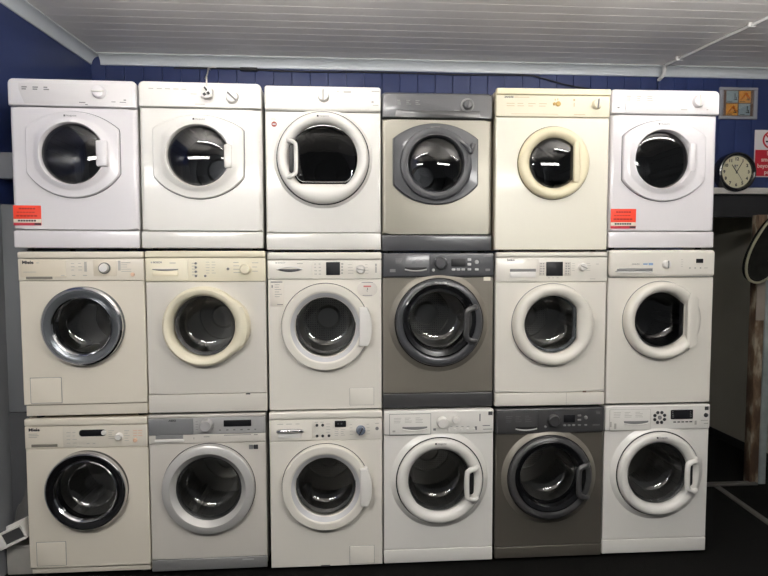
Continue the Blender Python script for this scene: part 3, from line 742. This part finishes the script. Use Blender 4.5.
# --- white washer with square display and curved plinth line
root, W, H = washer(2, 5, 'white washing machine with square display, right of the graphite one on the middle row', WARM, SHELL, .675, .072, .004, .448, .185)
cx, cz, ro = .006, .445, .22
slab(root, 'worktop', W, .808, H, -.008, WARM, .01)
slab(root, 'control_panel', W, .676, .8065, -.003, WARM, .003)
slab(root, 'plinth', W, 0, .0705, -.004, WARM, .006)
bm = BM(); tube(bm, [(-W / 2 + W * i / 16, -.004, .0745 + .012 * (abs(i - 8) / 8) ** 2) for i in range(17)], .0018, 6); finish('plinth_line', bm, MARKL, root)
gr = clip_r(.154, right=.131)
dr = ring(root, cx, cz, ro, gr, WARM, P_THICK)
bm = BM(); lathe(bm, cx, cz, [(ro + .0035, .0004), (ro + .0035, -.0008), (ro - .002, -.0008)]); finish('door_gap', bm, MARK, dr, normals=False)
bm = BM(); loft(bm, [rl(cx - .004, cz + .006, clip_r(.155, right=.132), -.016), rl(cx - .004, cz + .006, clip_r(.148, right=.125), -.006), rl(cx - .004, cz + .006, clip_r(.143, right=.12), .01)]); finish('window_trim', bm, STEEL, dr, normals=False)
glass(dr, cx - .004, cz + .006, clip_r(.153, right=.13), 'bowl', .09, -.014)
panel_piece(root, 'display', -.031, .06, .707, .783, DISP, -.002, -.0055, .001, .003)
for sx in (-.07, .068):
    panel_piece(root, 'button_column', sx, sx + .036, .709, .782, mat('pale grey keys', rgb(205, 199, 190), .4), -.002, -.005, .001, .003)
    print_marks(root, legends(sx + .006, sx + .034, .712, .78, 2, 5, .7, .005, 3), MARK, -.0052, 'key_lettering')
dw = panel_piece(root, 'detergent_drawer', -.3, -.075, .682, .802, WARM, -.002, -.005, .001, .003)
slot(dw, -.229, -.088, .731, .746, -.005, MARK, None, 0); panel_piece(dw, 'drawer_grip', -.229, -.088, .7, .73, PLASTIC, -.004, -.009, .002, .005)
text_mesh('lettering', 'beko', .017, MARKD, root, -.245, -.0053, .793, 'LEFT', bold=.0005, sx=1.2)
knob(root, .166, .755, .022, PLASTIC, -.003, .025, MARKL, .4)
print_marks(root, legends(.19, .23, .73, .78, 1, 4, .8, .002, 4) + legends(.11, .14, .73, .78, 1, 4, .8, .002, 4) + [(.25, .77, .015, .003), (.225, .69, .03, .003)] + legends(-.02, .05, .694, .7, 3, 1, .6, .003, 4), MARKL, -.0034)
print_marks(root, [(.09, .035, .0014, .07)], MARKL, -.0042, 'flap_gap'); print_marks(root, [(.19, .0745, .02, .006)], mat('brown chip', rgb(110, 70, 50), .6), -.005, 'chip')

# --- rounded white washer at the right end of the middle row
root, W, H = washer(2, 6, 'white washing machine with a tiny display at the right end of the middle row', WARM, SHELL, .698, .001, 0, .463, .18, .006)
cx, cz, ro = 0, .463, .212
slab(root, 'control_panel', W, .699, H, -.016, WARM, .02, seg=5)
gr = clip_r(.153, right=.125)
dr = ring(root, cx, cz, ro, gr, WARM, P_THICK)
bm = BM(); lathe(bm, cx, cz, [(ro + .0035, .0004), (ro + .0035, -.0008), (ro - .002, -.0008)]); finish('door_gap', bm, MARK, dr, normals=False)
glass(dr, cx, cz + .012, clip_r(.152, right=.1245), 'bowl', .085, -.012, GLASSD)
bm = BM()
loft(bm, [[(.128, -.046, .463 + zz), (.137, -.053, .463 + zz * 1.02), (.165, -.054, .463 + zz * .98), (.186, -.047, .463 + zz * .8), (.186, -.02, .463 + zz * .8), (.128, -.02, .463 + zz)] for zz in (-.145, -.13, -.06, .06, .13, .145)], True, True); finish('door_handle', bm, WARM, dr)
print_marks(root, [(0, .7015, W - .03, .0022)], MARK, -.0158, 'panel_seam')
slot(root, -.258, -.062, .730, .745, -.0165, MARK, PLASTIC, 0)
bm = BM(); prism(bm, [(-.27, .728), (-.058, .728), (-.058, .748), (-.245, .748)], -.012, -.0168, .001); finish('drawer_pull', bm, mat('grey pull', rgb(140, 140, 135), .35), root)
print_marks(root, [(-.1, .77, .025, .008), (-.07, .77, .025, .012)], BLUEP, -.0165, 'blue_mark'); text_mesh('lettering', 'ZANUSSI', .011, MARK, root, -.155, -.0166, .77)
panel_piece(root, 'display', .184, .224, .775, .798, DISP, -.014, -.0175, .0008, .002)
knob(root, .014, .768, .022, PLASTIC, -.0165, .024, MARK, PI / 2)
print_marks(root, legends(.1, .13, .75, .8, 1, 4, .5, .002, 4) + [(.15, .748, .008, .008), (.18, .748, .008, .008), (.21, .748, .008, .008), (.24, .748, .02, .003)], MARKL, -.0165)

# --- silver topped washer
root, W, H = washer(3, 2, 'white washing machine with silver control strip and silver plinth on the bottom row', mat('pale grey enamel', rgb(206, 201, 193), .33, coat=.2), SHELL, .688, .063, .003, .447, .2)
cx, cz, ro = .003, .444, .239
slab(root, 'control_panel', W, .735, H - .018, -.005, SILVER, .004)
slab(root, 'worktop', W, H - .0165, H, -.006, MATS['pale grey enamel'], .005)
slab(root, 'lower_fascia', W, .689, .7335, -.005, MATS['pale grey enamel'], .004)
slab(root, 'plinth', W, 0, .0615, .0, mat('silver grey plinth', rgb(150, 150, 150), .35, .4), .004)
dr = ring(root, cx, cz, ro, .17, mat('silver door ring', rgb(205, 203, 200), .3, .3), [(0, .003), (0, -.018), (.04, -.028), (.12, -.032), (.62, -.036), (.66, -.034), (.7, -.028), (.95, -.014), (1, -.008), (1, .03), (.7, .03)])
bm = BM(); lathe(bm, cx, cz, [(.169, -.01), (.163, -.004), (.156, .012)]); finish('window_trim', bm, MATS['dark seal'], dr, normals=False)
glass(dr, cx + .002, cz + .008, .166, 'bowl', .09, -.01)
bm = BM(); lathe(bm, cx, cz, [(ro + .0035, .0004), (ro + .0035, -.0008), (ro - .002, -.0008)]); finish('door_gap', bm, MARKD, dr, normals=False)
dw = panel_piece(root, 'detergent_drawer', -.298, -.072, .737, .821, mat('drawer silver', rgb(140, 141, 143), .35, .4), -.004, -.0075, .001, .002)
slot(root, -.265, -.125, .715, .736, -.0055, MATS['silver grey plinth'], None, 0); panel_piece(root, 'drawer_grip', -.27, -.12, .7, .713, PLASTIC, -.004, -.011, .002, .003)
knob(root, -.003, .785, .034, SILVER, -.0055, .03)
panel_piece(root, 'display', .084, .227, .774, .808, DISP, -.004, -.0075, .001, .002)
text_mesh('lettering', 'AEG', .013, MARKD, root, -.178, -.008, .812, bold=.0006, sx=1.5)
print_marks(root, legends(.06, .28, .752, .76, 6, 1, .4, .006, 3) + legends(-.06, -.04, .755, .81, 1, 4, .9, .002, 4), MARK, -.0055)
print_marks(root, [(.155, .728, .14, .003), (.25, .727, .02, .004), (-.005, .722, .03, .003), (-.07, .715, .003, .01)], MARK, -.0055, 'strip_lettering')
panel_piece(root, 'energy_badge', .212, .234, .648, .672, MARK, .0004, -.0012, .0002, .002); panel_piece(root, 'energy_badge', .236, .26, .648, .672, MARKD, .0004, -.0012, .0002, .002)
print_marks(root, [(.2, .048, .06, .005)], MARKW, .0, 'plinth_mark')

# ================================================================== THE ROOM
def blue_mat(name, col, rough):
    return mat(name, col, rough, var=.18, vscale=1.7, bump=.05, bscale=30)
BLUE = blue_mat('blue gloss paint', rgb(40, 52, 94), .34)
CEILM = mat('white painted boards', rgb(238, 233, 228), .32, var=.1, vscale=2.5)
CORN = mat('cornice paint', rgb(196, 200, 203), .35, var=.08, vscale=5)
GREYW = mat('grey wall paint', rgb(120, 122, 126), .6, var=.08, vscale=2)
GREYD = mat('dark grey wall paint', rgb(82, 83, 86), .6, var=.1, vscale=2)
DARKW = mat('dark alcove paint', rgb(190, 187, 175), .7, var=.12, vscale=1.5)
CARPET = mat('black carpet', rgb(15, 15, 14), .95, spec=.08, var=.35, vscale=90, bump=.5, bscale=240)
TRIM = mat('grey metal strip', rgb(92, 90, 86), .45, .3)

ZC = 3.09; YB = 1.15; XR = 3.45
def boards(name, lo, hi, a0, a1, pitch, plane, axis, m, groove=.006, depth=.006, thick=.05):
    """tongue and groove boarding: boards side by side from lo to hi; front profile with V grooves"""
    prof = []; p = lo
    while p < hi - 1e-6:
        q = min(p + pitch, hi)
        prof += [(p, depth), (p + groove / 2, 0), (q - groove / 2, 0)]
        p = q
    prof += [(hi, depth), (hi, thick), (lo, thick)]
    bm = BM()
    def pt(s, d, a):
        if axis == 'wall_y': return (s, plane + d, a)            # boards along z, facing -y
        if axis == 'ceil': return (a, s, plane + d)              # boards along x, facing -z
    loft(bm, [[pt(s, d, a0) for s, d in prof], [pt(s, d, a1) for s, d in prof]], True, True)
    return struct(finish(name, bm, m, smooth=20))
boards('wall_back', -1.80, 2.56, 0, ZC, .129, YB, 'wall_y', BLUE)
boards('wall_back_upper', 2.56, XR, 2.0, ZC, .129, YB, 'wall_y', BLUE)
boards('ceiling', -4.6, 3.4, -2.5, XR + .3, .098, ZC, 'ceil', CEILM, .005, .0015)
bm = BM(); box(bm, -2.6, 3.8, -4.6, 3.5, -.06, 0); struct(finish('floor', bm, CARPET, smooth=0))
def xl(y): return -1.767 - (1.15 - y) * .0474
for nm, za, zb, m_ in (('wall_left', 1.97, ZC, BLUE), ('wall_left_lower', 0, 1.97, GREYW)):
    bm = BM(); loft(bm, [[(xl(y), y, za), (xl(y), y, zb), (xl(y) - .1, y, zb), (xl(y) - .1, y, za)] for y in (-2.6, 1.2)], True, True)
    struct(finish(nm, bm, m_, smooth=0))
bm = BM(); box(bm, XR, XR + .1, .9, 3.4, 0, ZC); struct(finish('wall_right', bm, DARKW, smooth=0))
bm = BM(); box(bm, 2.3, XR + .1, 3.3, 3.4, 0, ZC); struct(finish('wall_alcove', bm, DARKW, smooth=0))
bm = BM(); box(bm, 2.46, 2.56, YB + .05, 3.3, 0, ZC); struct(finish('wall_alcove_left', bm, DARKW, smooth=0))
bm = BM(); box(bm, 2.56, XR, YB + .05, 3.3, 2.42, 2.48); struct(finish('ceiling_alcove', bm, DARKW, smooth=0))
bm = BM(); box(bm, XR - .02, XR, 1.2, 3.3, 0, .07, .004); struct(finish('baseboard_right', bm, mat('black baseboard', rgb(24, 24, 25), .5), smooth=0))
# lower grey facing beside the stack
bm = BM(); box(bm, xl(.15), -1.674, .15, .20, .855, 1.965, .003); struct(finish('trim_1', bm, GREYW))
bm = BM(); box(bm, xl(.15), -1.668, .147, .20, 0, .85, .003); struct(finish('trim_2', bm, GREYD))
bm = BM(); box(bm, xl(.2), -1.70, .14, .2, 2.10, 2.235, .004); struct(finish('trim_3', bm, GREYW))
# cornices
def cornice(name, path, size=.066):
    prof = [(0, 0), (size * .95, 0), (size, -.006)] + [(size * (1 - .84 * math.sin(t)) , -.008 - size * .85 * (1 - math.cos(t))) for t in [i * PI / 2 / 6 for i in range(7)]] + [(.006, -size * 1.0), (0, -size)]
    bm = BM(); loops = []
    for (x, y), (dx, dy) in path: loops.append([(x + dx * a, y + dy * a, ZC + b) for a, b in prof])
    loft(bm, loops, True, True); return struct(finish(name, bm, CORN))
cornice('trim_4', [((-1.70, YB), (0, -1)), ((XR, YB), (0, -1))])
cornice('trim_5', [((xl(1.14), 1.14), (1, 0)), ((xl(-2.6), -2.6), (1, 0))])
# ledge over the opening, with a dark beam under it
bm = BM(); box(bm, 2.3, XR, YB - .05, YB + .01, 2.158, 2.203, .004); struct(finish('trim_6', bm, mat('white ledge paint', rgb(205, 200, 195), .45)))
bm = BM(); box(bm, 2.56, XR, YB - .012, YB + .05, 1.985, 2.157); struct(finish('beam', bm, mat('dark beam', rgb(14, 15, 19), .7), smooth=0))
bm = BM(); box(bm, 2.3, 3.02, .875, .925, 0, .018, .005); struct(finish('trim_7', bm, TRIM))
bm = BM(); loft(bm, [[(x - .022, y, .0), (x - .018, y, .010), (x + .018, y, .010), (x + .022, y, .0)] for x, y in ((2.70, .872), (2.655, .32), (2.60, -.4))], True, True); struct(finish('trim_8', bm, TRIM))

# ------------------------------------------------------------------ conduit
t = thing('conduit', 'white round conduit crossing the ceiling at the right and turning down the blue wall', 'conduit', (2.33, YB, 2.2))
off = Vector((2.33, YB, 2.2))
def rel(ps): return [Vector(p) - off for p in ps]
PIPE = mat('conduit plastic', rgb(205, 203, 200), .35)
bm = BM(); tube(bm, rel([(2.325, 1.04, 3.074), (2.40, .53, 3.074), (2.46, .238, 3.074), (2.80, -1.6, 3.074)]), .011, 14); finish('ceiling_pipe', bm, PIPE, t)
bm = BM(); tube(bm, rel(smooth_path([(2.3245, 1.045, 3.074), (2.328, 1.065, 3.065), (2.332, 1.070, 3.05), (2.331, 1.078, 3.016), (2.33, 1.11, 3.006), (2.33, 1.1375, 2.998)], 4)), .0135, 14); finish('elbow', bm, PIPE, t)
bm = BM(); tube(bm, rel([(2.33, 1.138, 2.99), (2.33, 1.138, 2.21)]), .009, 14); finish('wall_pipe', bm, BLUE, t, label='blue painted length of pipe')
for cx_, cy_ in ((2.343, .913), (2.439, .337), (2.54, -.2)):
    bm = BM(); box(bm, cx_ - .024, cx_ + .024, cy_ - .011, cy_ + .011, 3.058, 3.09, .006)
    bmesh.ops.translate(bm, verts=bm.verts[:], vec=-off); finish('saddle_clip', bm, PIPE, t)

# ------------------------------------------------------------------ black cable under the cornice
bm = BM(); tube(bm, smooth_path([(-1.2, 1.142, 3.012), (-.8, 1.142, 3.016), (-.3, 1.142, 3.006), (.2, 1.142, 3.012), (.8, 1.142, 3.008), (1.3, 1.142, 3.014), (1.42, 1.14, 3.0), (1.6, 1.138, 2.955), (1.81, 1.138, 2.92), (2.0, 1.138, 2.89), (2.08, 1.138, 2.7), (2.1, 1.138, 2.3)], 6), .006, 8)
tag(finish('cable', bm, BLACK), 'black cable running under the cornice and sagging behind the cream dryer', 'cable')
bm = BM(); box(bm, -.74, -.62, 1.118, 1.15, 3.0, 3.022, .004); tag(finish('cable_clip', bm, BLACK), 'black cable clip under the cornice above the top row', 'clip')

# ------------------------------------------------------------------ hanging plug
t = thing('power_plug', 'white mains plug hanging by its flex over the controls of a white dryer', 'plug', (-.692, -.043, 2.505))
bm = BM(); prism(bm, [(-.027, .02), (-.02, .03), (.02, .03), (.029, .018), (.027, -.018), (.012, -.028), (-.012, -.028), (-.027, -.018)][::-1], .016, -.016, .005); finish('plug_body', bm, PLASTIC, t)
for px_, pz_, w_, h_ in ((.0, .015, .008, .016), (.013, -.006, .013, .008), (-.006, -.012, .013, .008)):
    bm = BM(); box(bm, px_ - w_ / 2, px_ + w_ / 2, -.034, -.014, pz_ - h_ / 2, pz_ + h_ / 2, .001)
    bmesh.ops.rotate(bm, verts=bm.verts[:], cent=(px_, 0, pz_), matrix=Matrix.Rotation(-.6, 3, 'Y')); finish('pin', bm, MARKD, t)
bm = BM(); tube(bm, smooth_path([(0, .005, .026), (-.002, .008, .06), (-.014, .06, .1), (-.064, .243, .146), (-.184, .793, .352), (-.258, 1.13, .495), (-.262, 1.165, .508)], 5), .0042, 8); finish('flex', bm, mat('off white flex', rgb(205, 200, 190), .5), t)
bm = BM(); tube(bm, [(-.955, 1.15, 3.008), (-.955, 1.115, 3.008), (-.93, 1.105, 3.012), (-.9, 1.105, 3.01)], .004, 8); tag(finish('wall_hook', bm, PIPE), 'small white hook under the cornice that holds the plug flex', 'hook')

# ------------------------------------------------------------------ picture, clock and sign on the right of the wall
t = thing('picture_frame', 'small framed print of four orange and grey-blue tiles on the blue wall', 'picture', (2.962, YB, 2.72))
fm = mat('clear grey frame', rgb(150, 150, 158), .25, .2)
for x0, x1, z0, z1 in ((-.155, .145, .215, .236), (-.155, .145, 0, .024), (-.155, -.125, .024, .215), (.115, .145, .024, .215)):
    bm = BM(); box(bm, x0, x1, -.018, 0, z0, z1, .003); finish('frame', bm, fm, t)
bm = BM(); box(bm, -.125, .115, -.006, 0, .024, .215); finish('backing', bm, mat('brown card', rgb(120, 92, 78), .6), t, smooth=0)
TA = mat('grey blue tile', rgb(158, 176, 184), .5); TB = mat('orange tile', rgb(228, 162, 66), .5)
for i, (tx, tz, m_) in enumerate(((-.1, .125, TA), (.0, .125, TB), (-.1, .03, TB), (.0, .03, TA))):
    bm = BM(); box(bm, tx + .003, tx + .094, -.0075, -.004, tz, tz + .087); q = finish('tile', bm, m_, t, smooth=0)
    if m_ is TB:
        bm = BM(); tube(bm, [(tx + .02, -.008, tz + .02), (tx + .05, -.009, tz + .06), (tx + .085, -.008, tz + .03)], [.006, .02, .006], 10, flat=.3); finish('picture_blob', bm, mat('rust orange', rgb(178, 100, 36), .5), q)
    print_marks(q, [(tx + .07, tz + .05, .006, .04), (tx + .08, tz + .03, .006, .024), (tx + .074, tz + .022, .026, .006), (tx + .03, tz + .008, .04, .004)], MARKD, -.0078)
bm = BM(); box(bm, -.124, .114, -.0125, -.0105, .025, .214); finish('glazing', bm, GLASSC, t, smooth=0)

t = thing('wall_clock', 'round black-rimmed wall clock with cream dial above the white ledge', 'clock', (2.925, YB - .062, 2.318))
bm = BM(); lathe(bm, 0, 0, [(.146, .06), (.148, -.005), (.144, -.016), (.135, -.02), (.124, -.015), (.118, -.004), (.117, .012)], True, False, 64); finish('case', bm, BLACKG, t)
bm = BM(); lathe(bm, 0, 0, [(.12, .012), (.12, .0015), (.001, .0015)], True, True, 64); dl = finish('dial', bm, mat('cream dial', rgb(226, 220, 192), .5), t)
for k in range(1, 13):
    a = PI / 2 - k * PI / 6
    text_mesh('numeral', str(k), .032, MARKD, dl, .096 * math.cos(a), .001, .096 * math.sin(a), bold=.0012)
print_marks(dl, [(-.012, .045, .012, .018), (.004, .048, .012, .012), (-.006, .03, .02, .004)], MARK, .0012, 'maker_mark')
def hand(name, ang, L, w, back, y):
    bm = BM(); prism(bm, [(-w / 2, -back), (w / 2, -back), (w * .35, L), (-w * .35, L)][::-1], y + .001, y, .0002)
    bmesh.ops.rotate(bm, verts=bm.verts[:], cent=(0, 0, 0), matrix=Matrix.Rotation(math.radians(ang), 3, 'Y')); return finish(name, bm, MARKD, t)
hand('hour_hand', -35, .066, .008, .012, -.001); hand('minute_hand', 30, .092, .006, .014, -.003); hand('second_hand', 146, .082, .003, .02, -.005)
bm = BM(); lathe(bm, 0, 0, [(.118, -.008), (.06, -.0095), (.001, -.0098)], False, True, 48); finish('clock_glass', bm, GLASSC, t)

t = thing('no_smoking_sign', 'white and red no smoking notice on the blue wall right of the clock', 'sign', (3.232, YB, 2.29))
bm = BM(); box(bm, -.128, .128, -.004, 0, 0, .355, .001); finish('board', bm, mat('sign white', rgb(226, 222, 222), .4), t)
SR = mat('sign red', rgb(190, 34, 52), .4)
bm = BM(); box(bm, -.121, .121, -.0052, -.003, .008, .205); finish('red_panel', bm, SR, t, smooth=0)
bm = BM(); lathe(bm, 0, .28, [(.066, -.0038), (.066, -.0056), (.053, -.0056), (.053, -.0038)], n=48); finish('prohibition_ring', bm, SR, t)
bm = BM(); box(bm, -.058, .058, -.0058, -.0038, -.006, .006); bmesh.ops.transform(bm, matrix=Matrix.Translation((0, 0, .28)) @ Matrix.Rotation(PI / 4, 4, 'Y'), verts=bm.verts[:]); finish('prohibition_bar', bm, SR, t, smooth=0)
bm = BM(); box(bm, -.04, .03, -.0052, -.0038, .262, .274); box(bm, .033, .038, -.0052, -.0038, .262, .274); box(bm, .034, .038, -.0052, -.0038, .28, .305); finish('cigarette_symbol', bm, BLACK, t, smooth=0)
for zz, w_ in ((.178, 'No'), (.131, 'smoking'), (.084, 'beyond this'), (.037, 'point')):
    text_mesh('lettering', w_, .044, PAPER, t, 0, -.0056, zz, bold=.0008)

# ------------------------------------------------------------------ post and hanging bag at the right edge
WOOD = mat('worn painted wood', rgb(112, 80, 56), .75, bump=.5, bscale=22)
nt = WOOD.node_tree; b = nt.nodes['Principled BSDF']
tc = nt.nodes.new('ShaderNodeTexCoord'); mp = nt.nodes.new('ShaderNodeMapping'); mp.inputs['Scale'].default_value = (1, 1, .35)
n1 = nt.nodes.new('ShaderNodeTexNoise'); n1.inputs['Scale'].default_value = 16; n1.inputs['Detail'].default_value = 8
r1 = nt.nodes.new('ShaderNodeValToRGB')
for pos, colr in ((.0, rgb(52, 38, 28)), (.45, rgb(76, 56, 40)), (.55, rgb(104, 86, 66)), (.64, rgb(150, 140, 122))):
    e = r1.color_ramp.elements.new(pos); e.color = colr
r1.color_ramp.elements.remove(r1.color_ramp.elements[0]); r1.color_ramp.elements.remove(r1.color_ramp.elements[-1])
nt.links.new(tc.outputs['Object'], mp.inputs['Vector']); nt.links.new(mp.outputs['Vector'], n1.inputs['Vector'])
nt.links.new(n1.outputs['Fac'], r1.inputs['Fac']); nt.links.new(r1.outputs['Color'], b.inputs['Base Color'])
t = thing('wooden_post', 'worn wooden door post with flaking paint at the right edge', 'post', (3.015, .93, 0))
bm = BM(); box(bm, -.045, .022, -.03, .04, 0, 1.985, .006); finish('post', bm, WOOD, t)
bm = BM(); box(bm, .023, .075, -.036, .04, 0, 1.985, .004); finish('painted_strip', bm, mat('grey green paint', rgb(150, 158, 156), .6, var=.35, vscale=8), t, label='pale grey painted strip')
bm = BM(); box(bm, -.044, .021, -.034, -.028, 1.22, 1.62, .002); finish('painted_patch', bm, mat('faded grey paint', rgb(150, 140, 130), .6, var=.2, vscale=6), t, label='faded grey paint patch')

t = thing('hanging_bag', 'dark oval bag with pale rim hanging at the right edge on the wooden post', 'bag', (2.955, .80, 1.52))
A2 = [2 * PI * i / 40 for i in range(40)]
def oval(k, y):
    out = []
    for a in A2:
        z = .235 * k * math.sin(a); x = .115 * k * math.cos(a) * (1 - .3 * math.sin(a))
        out.append((x + (z) * .28, y, z + .215))
    return out
bm = BM(); loft(bm, [oval(.3, .075), oval(.8, .07), oval(.97, .045), oval(1.0, .01), oval(.94, -.005), oval(.86, .012), oval(.5, .03), oval(.05, .03)], True, True); finish('bag_body', bm, mat('dark olive cloth', rgb(26, 26, 23), .95, spec=.1, var=.4, vscale=14), t)
bm = BM(); L = oval(1.0, -.002); tube(bm, [Vector(L[i]) for i in range(9, 37)], .009, 8); finish('pale_rim', bm, mat('pale beige rim', rgb(132, 128, 108), .7), t)
bm = BM()
for k in range(6):
    xx = .09 + .012 * k
    tube(bm, smooth_path([(xx, -.01 + .006 * (k % 3), .36), (xx - .004, -.015, .41), (xx + .004, -.004, .47), (xx + .002, .01, .5)], 4), [.012] * 13, 8)
finish('gathered_cloth', bm, mat('grey blue cloth', rgb(110, 122, 126), .8), t)
bm = BM(); tube(bm, [(.115, .01, .49), (.105, .05, .53), (.09, .093, .545)], .005, 8); finish('strap', bm, BLACK, t)
bm = BM(); tube(bm, [(.02, .0, .13), (.04, -.004, .15), (.03, -.004, .19), (.045, 0, .22)], .007, 8); finish('tan_tie', bm, mat('tan cord', rgb(130, 104, 62), .7), t)

# ------------------------------------------------------------------ clutter low on the left
t = thing('plastic_crate', 'pale grey low crate on the floor beside the bottom left machine', 'crate', (-1.747, .095, 0))
CR = mat('pale grey plastic', rgb(178, 175, 168), .5, var=.15, vscale=8)
bm = BM(); box(bm, -.06, .07, -.03, .045, .0, .155, .006); finish('crate_body', bm, CR, t)
bm = BM(); box(bm, -.063, .073, -.034, .049, .145, .163, .004); finish('crate_rim', bm, CR, t)
t = thing('detergent_tray', 'white tilted drawer tray lying on the grey crate beside the bottom left machine', 'tray', (-1.745, .062, .164), (0, -.42, .08))
bm = BM(); box(bm, -.05, .09, -.05, .04, .026, .034, .002); 
for a in ((-.05, -.042, -.05, .04, .034, .11), (.082, .09, -.05, .04, .034, .11), (-.042, .082, .032, .04, .034, .11)): box(bm, *a, .001)
finish('tray_body', bm, PLASTIC, t)
bm = BM(); box(bm, -.05, -.012, -.06, -.05, .026, .112, .003); box(bm, -.012, .09, -.06, -.05, .098, .112, .003); box(bm, -.012, .09, -.06, -.05, .026, .04, .003); finish('tray_front', bm, PLASTIC, t)
bm = BM(); box(bm, -.011, .08, -.053, -.049, .041, .098); finish('dark_opening', bm, DARKG, t, smooth=0)
bm = BM()
random.seed(8)
loops = []
for z, w in ((.0, .07), (.06, .068), (.14, .06), (.2, .05), (.235, .035), (.25, .01)):
    loops.append([(w * 1.05 * math.cos(a) * random.uniform(.88, 1), w * .24 * math.sin(a) * random.uniform(.85, 1.1), z + random.uniform(-.006, .006) + .05 * math.cos(a) * (z > .1)) for a in A2[::2]])
loft(bm, loops, True, True)
tag(finish('plastic_bag', bm, mat('grey polythene', rgb(96, 95, 94), .4, bump=.4, bscale=20), loc=(-1.735, .127, .164)), 'crumpled grey plastic bag standing on the grey crate against the grey board', 'bag')

# ------------------------------------------------------------------ ceiling battens out of view; front pair added to brighten the ceiling
EM = bpy.data.materials.new('lit diffuser'); EM.use_nodes = True
nt = EM.node_tree; nt.nodes.remove(nt.nodes['Principled BSDF'])
em = nt.nodes.new('ShaderNodeEmission'); em.inputs['Color'].default_value = (1, .982, .952, 1); em.inputs['Strength'].default_value = 95
nt.links.new(em.outputs[0], nt.nodes['Material Output'].inputs['Surface'])
EM2 = EM.copy(); EM2.node_tree.nodes['Emission'].inputs['Strength'].default_value = 40
for i, (bx_, by_, drop, lab) in enumerate(((-.35, -1.1, .28, 'added unseen uplight batten brightening the ceiling before the left half of the stack'), (2.0, -1.1, .28, 'added unseen uplight batten brightening the ceiling before the right half of the stack'),
        (-1.15, -2.3, .6, 'suspended white fluorescent batten farther from the stack, level with its left half'), (1.4, -2.3, .6, 'suspended white fluorescent batten farther from the stack, level with its right half'))):
    t = thing('ceiling_light', lab, 'ceiling light', (bx_, by_, ZC - drop), group='fluorescent battens on the ceiling')
    bm = BM(); box(bm, -.63, .63, -.02, .02, -.03, .006, .004); finish('housing', bm, PLASTIC, t)
    for sx in (-.45, .45):
        bm = BM(); tube(bm, [(sx, 0, 0), (sx, 0, drop)], .006, 8); finish('suspension_rod', bm, PLASTIC, t)
    bm = BM(); box(bm, -.60, .60, -.09, .09, -.135, -.035, .012); finish('diffuser', bm, EM if i < 2 else EM2, t)
    if i < 2:                              # troughs added under the front pair to throw their light up at the ceiling
        bm = BM(); box(bm, -.62, .62, -.105, .105, -.15, -.142, .002)
        for q in (-1, 1): box(bm, -.62, .62, min(q * .097, q * .105), max(q * .097, q * .105), -.143, -.065, .002)
        finish('added_trough', bm, PLASTIC, t)
    for sx in (-.604, .604):
        bm = BM(); box(bm, sx * 1.02 - .012, sx * 1.02 + .012, -.094, .094, -.139, -.031, .004); finish('end_cap', bm, PLASTIC, t)

w = bpy.data.worlds.new('World'); S.world = w; w.use_nodes = True
w.node_tree.nodes['Background'].inputs['Color'].default_value = (.92, .96, 1, 1)
w.node_tree.nodes['Background'].inputs['Strength'].default_value = .07

# ------------------------------------------------------------------ camera
cam = bpy.data.cameras.new('Camera'); co = bpy.data.objects.new('Camera', cam); COL.objects.link(co)
cam.sensor_width = 36; cam.lens = 552.11 / 768 * 36; cam.clip_start = .05
yaw, pitch, roll = .0679, -.0565, -.0016
fwd = Vector((math.sin(yaw) * math.cos(pitch), math.cos(yaw) * math.cos(pitch), math.sin(pitch)))
right = Vector((math.cos(yaw), -math.sin(yaw), 0)); up = right.cross(fwd)
r2 = right * math.cos(roll) + up * math.sin(roll); u2 = -right * math.sin(roll) + up * math.cos(roll)
co.matrix_world = Matrix(((r2.x, u2.x, -fwd.x, 0), (r2.y, u2.y, -fwd.y, -2.9077), (r2.z, u2.z, -fwd.z, 1.6867), (0, 0, 0, 1)))
S.camera = co
vs = S.view_settings
S.display_settings.display_device = 'sRGB'
vs.view_transform = 'Standard'; vs.look = 'None'; vs.exposure = 0.15; vs.gamma = 1.0; vs.use_curve_mapping = False
S.cycles.max_bounces = 8; S.cycles.transparent_max_bounces = 12; S.cycles.sample_clamp_indirect = 6
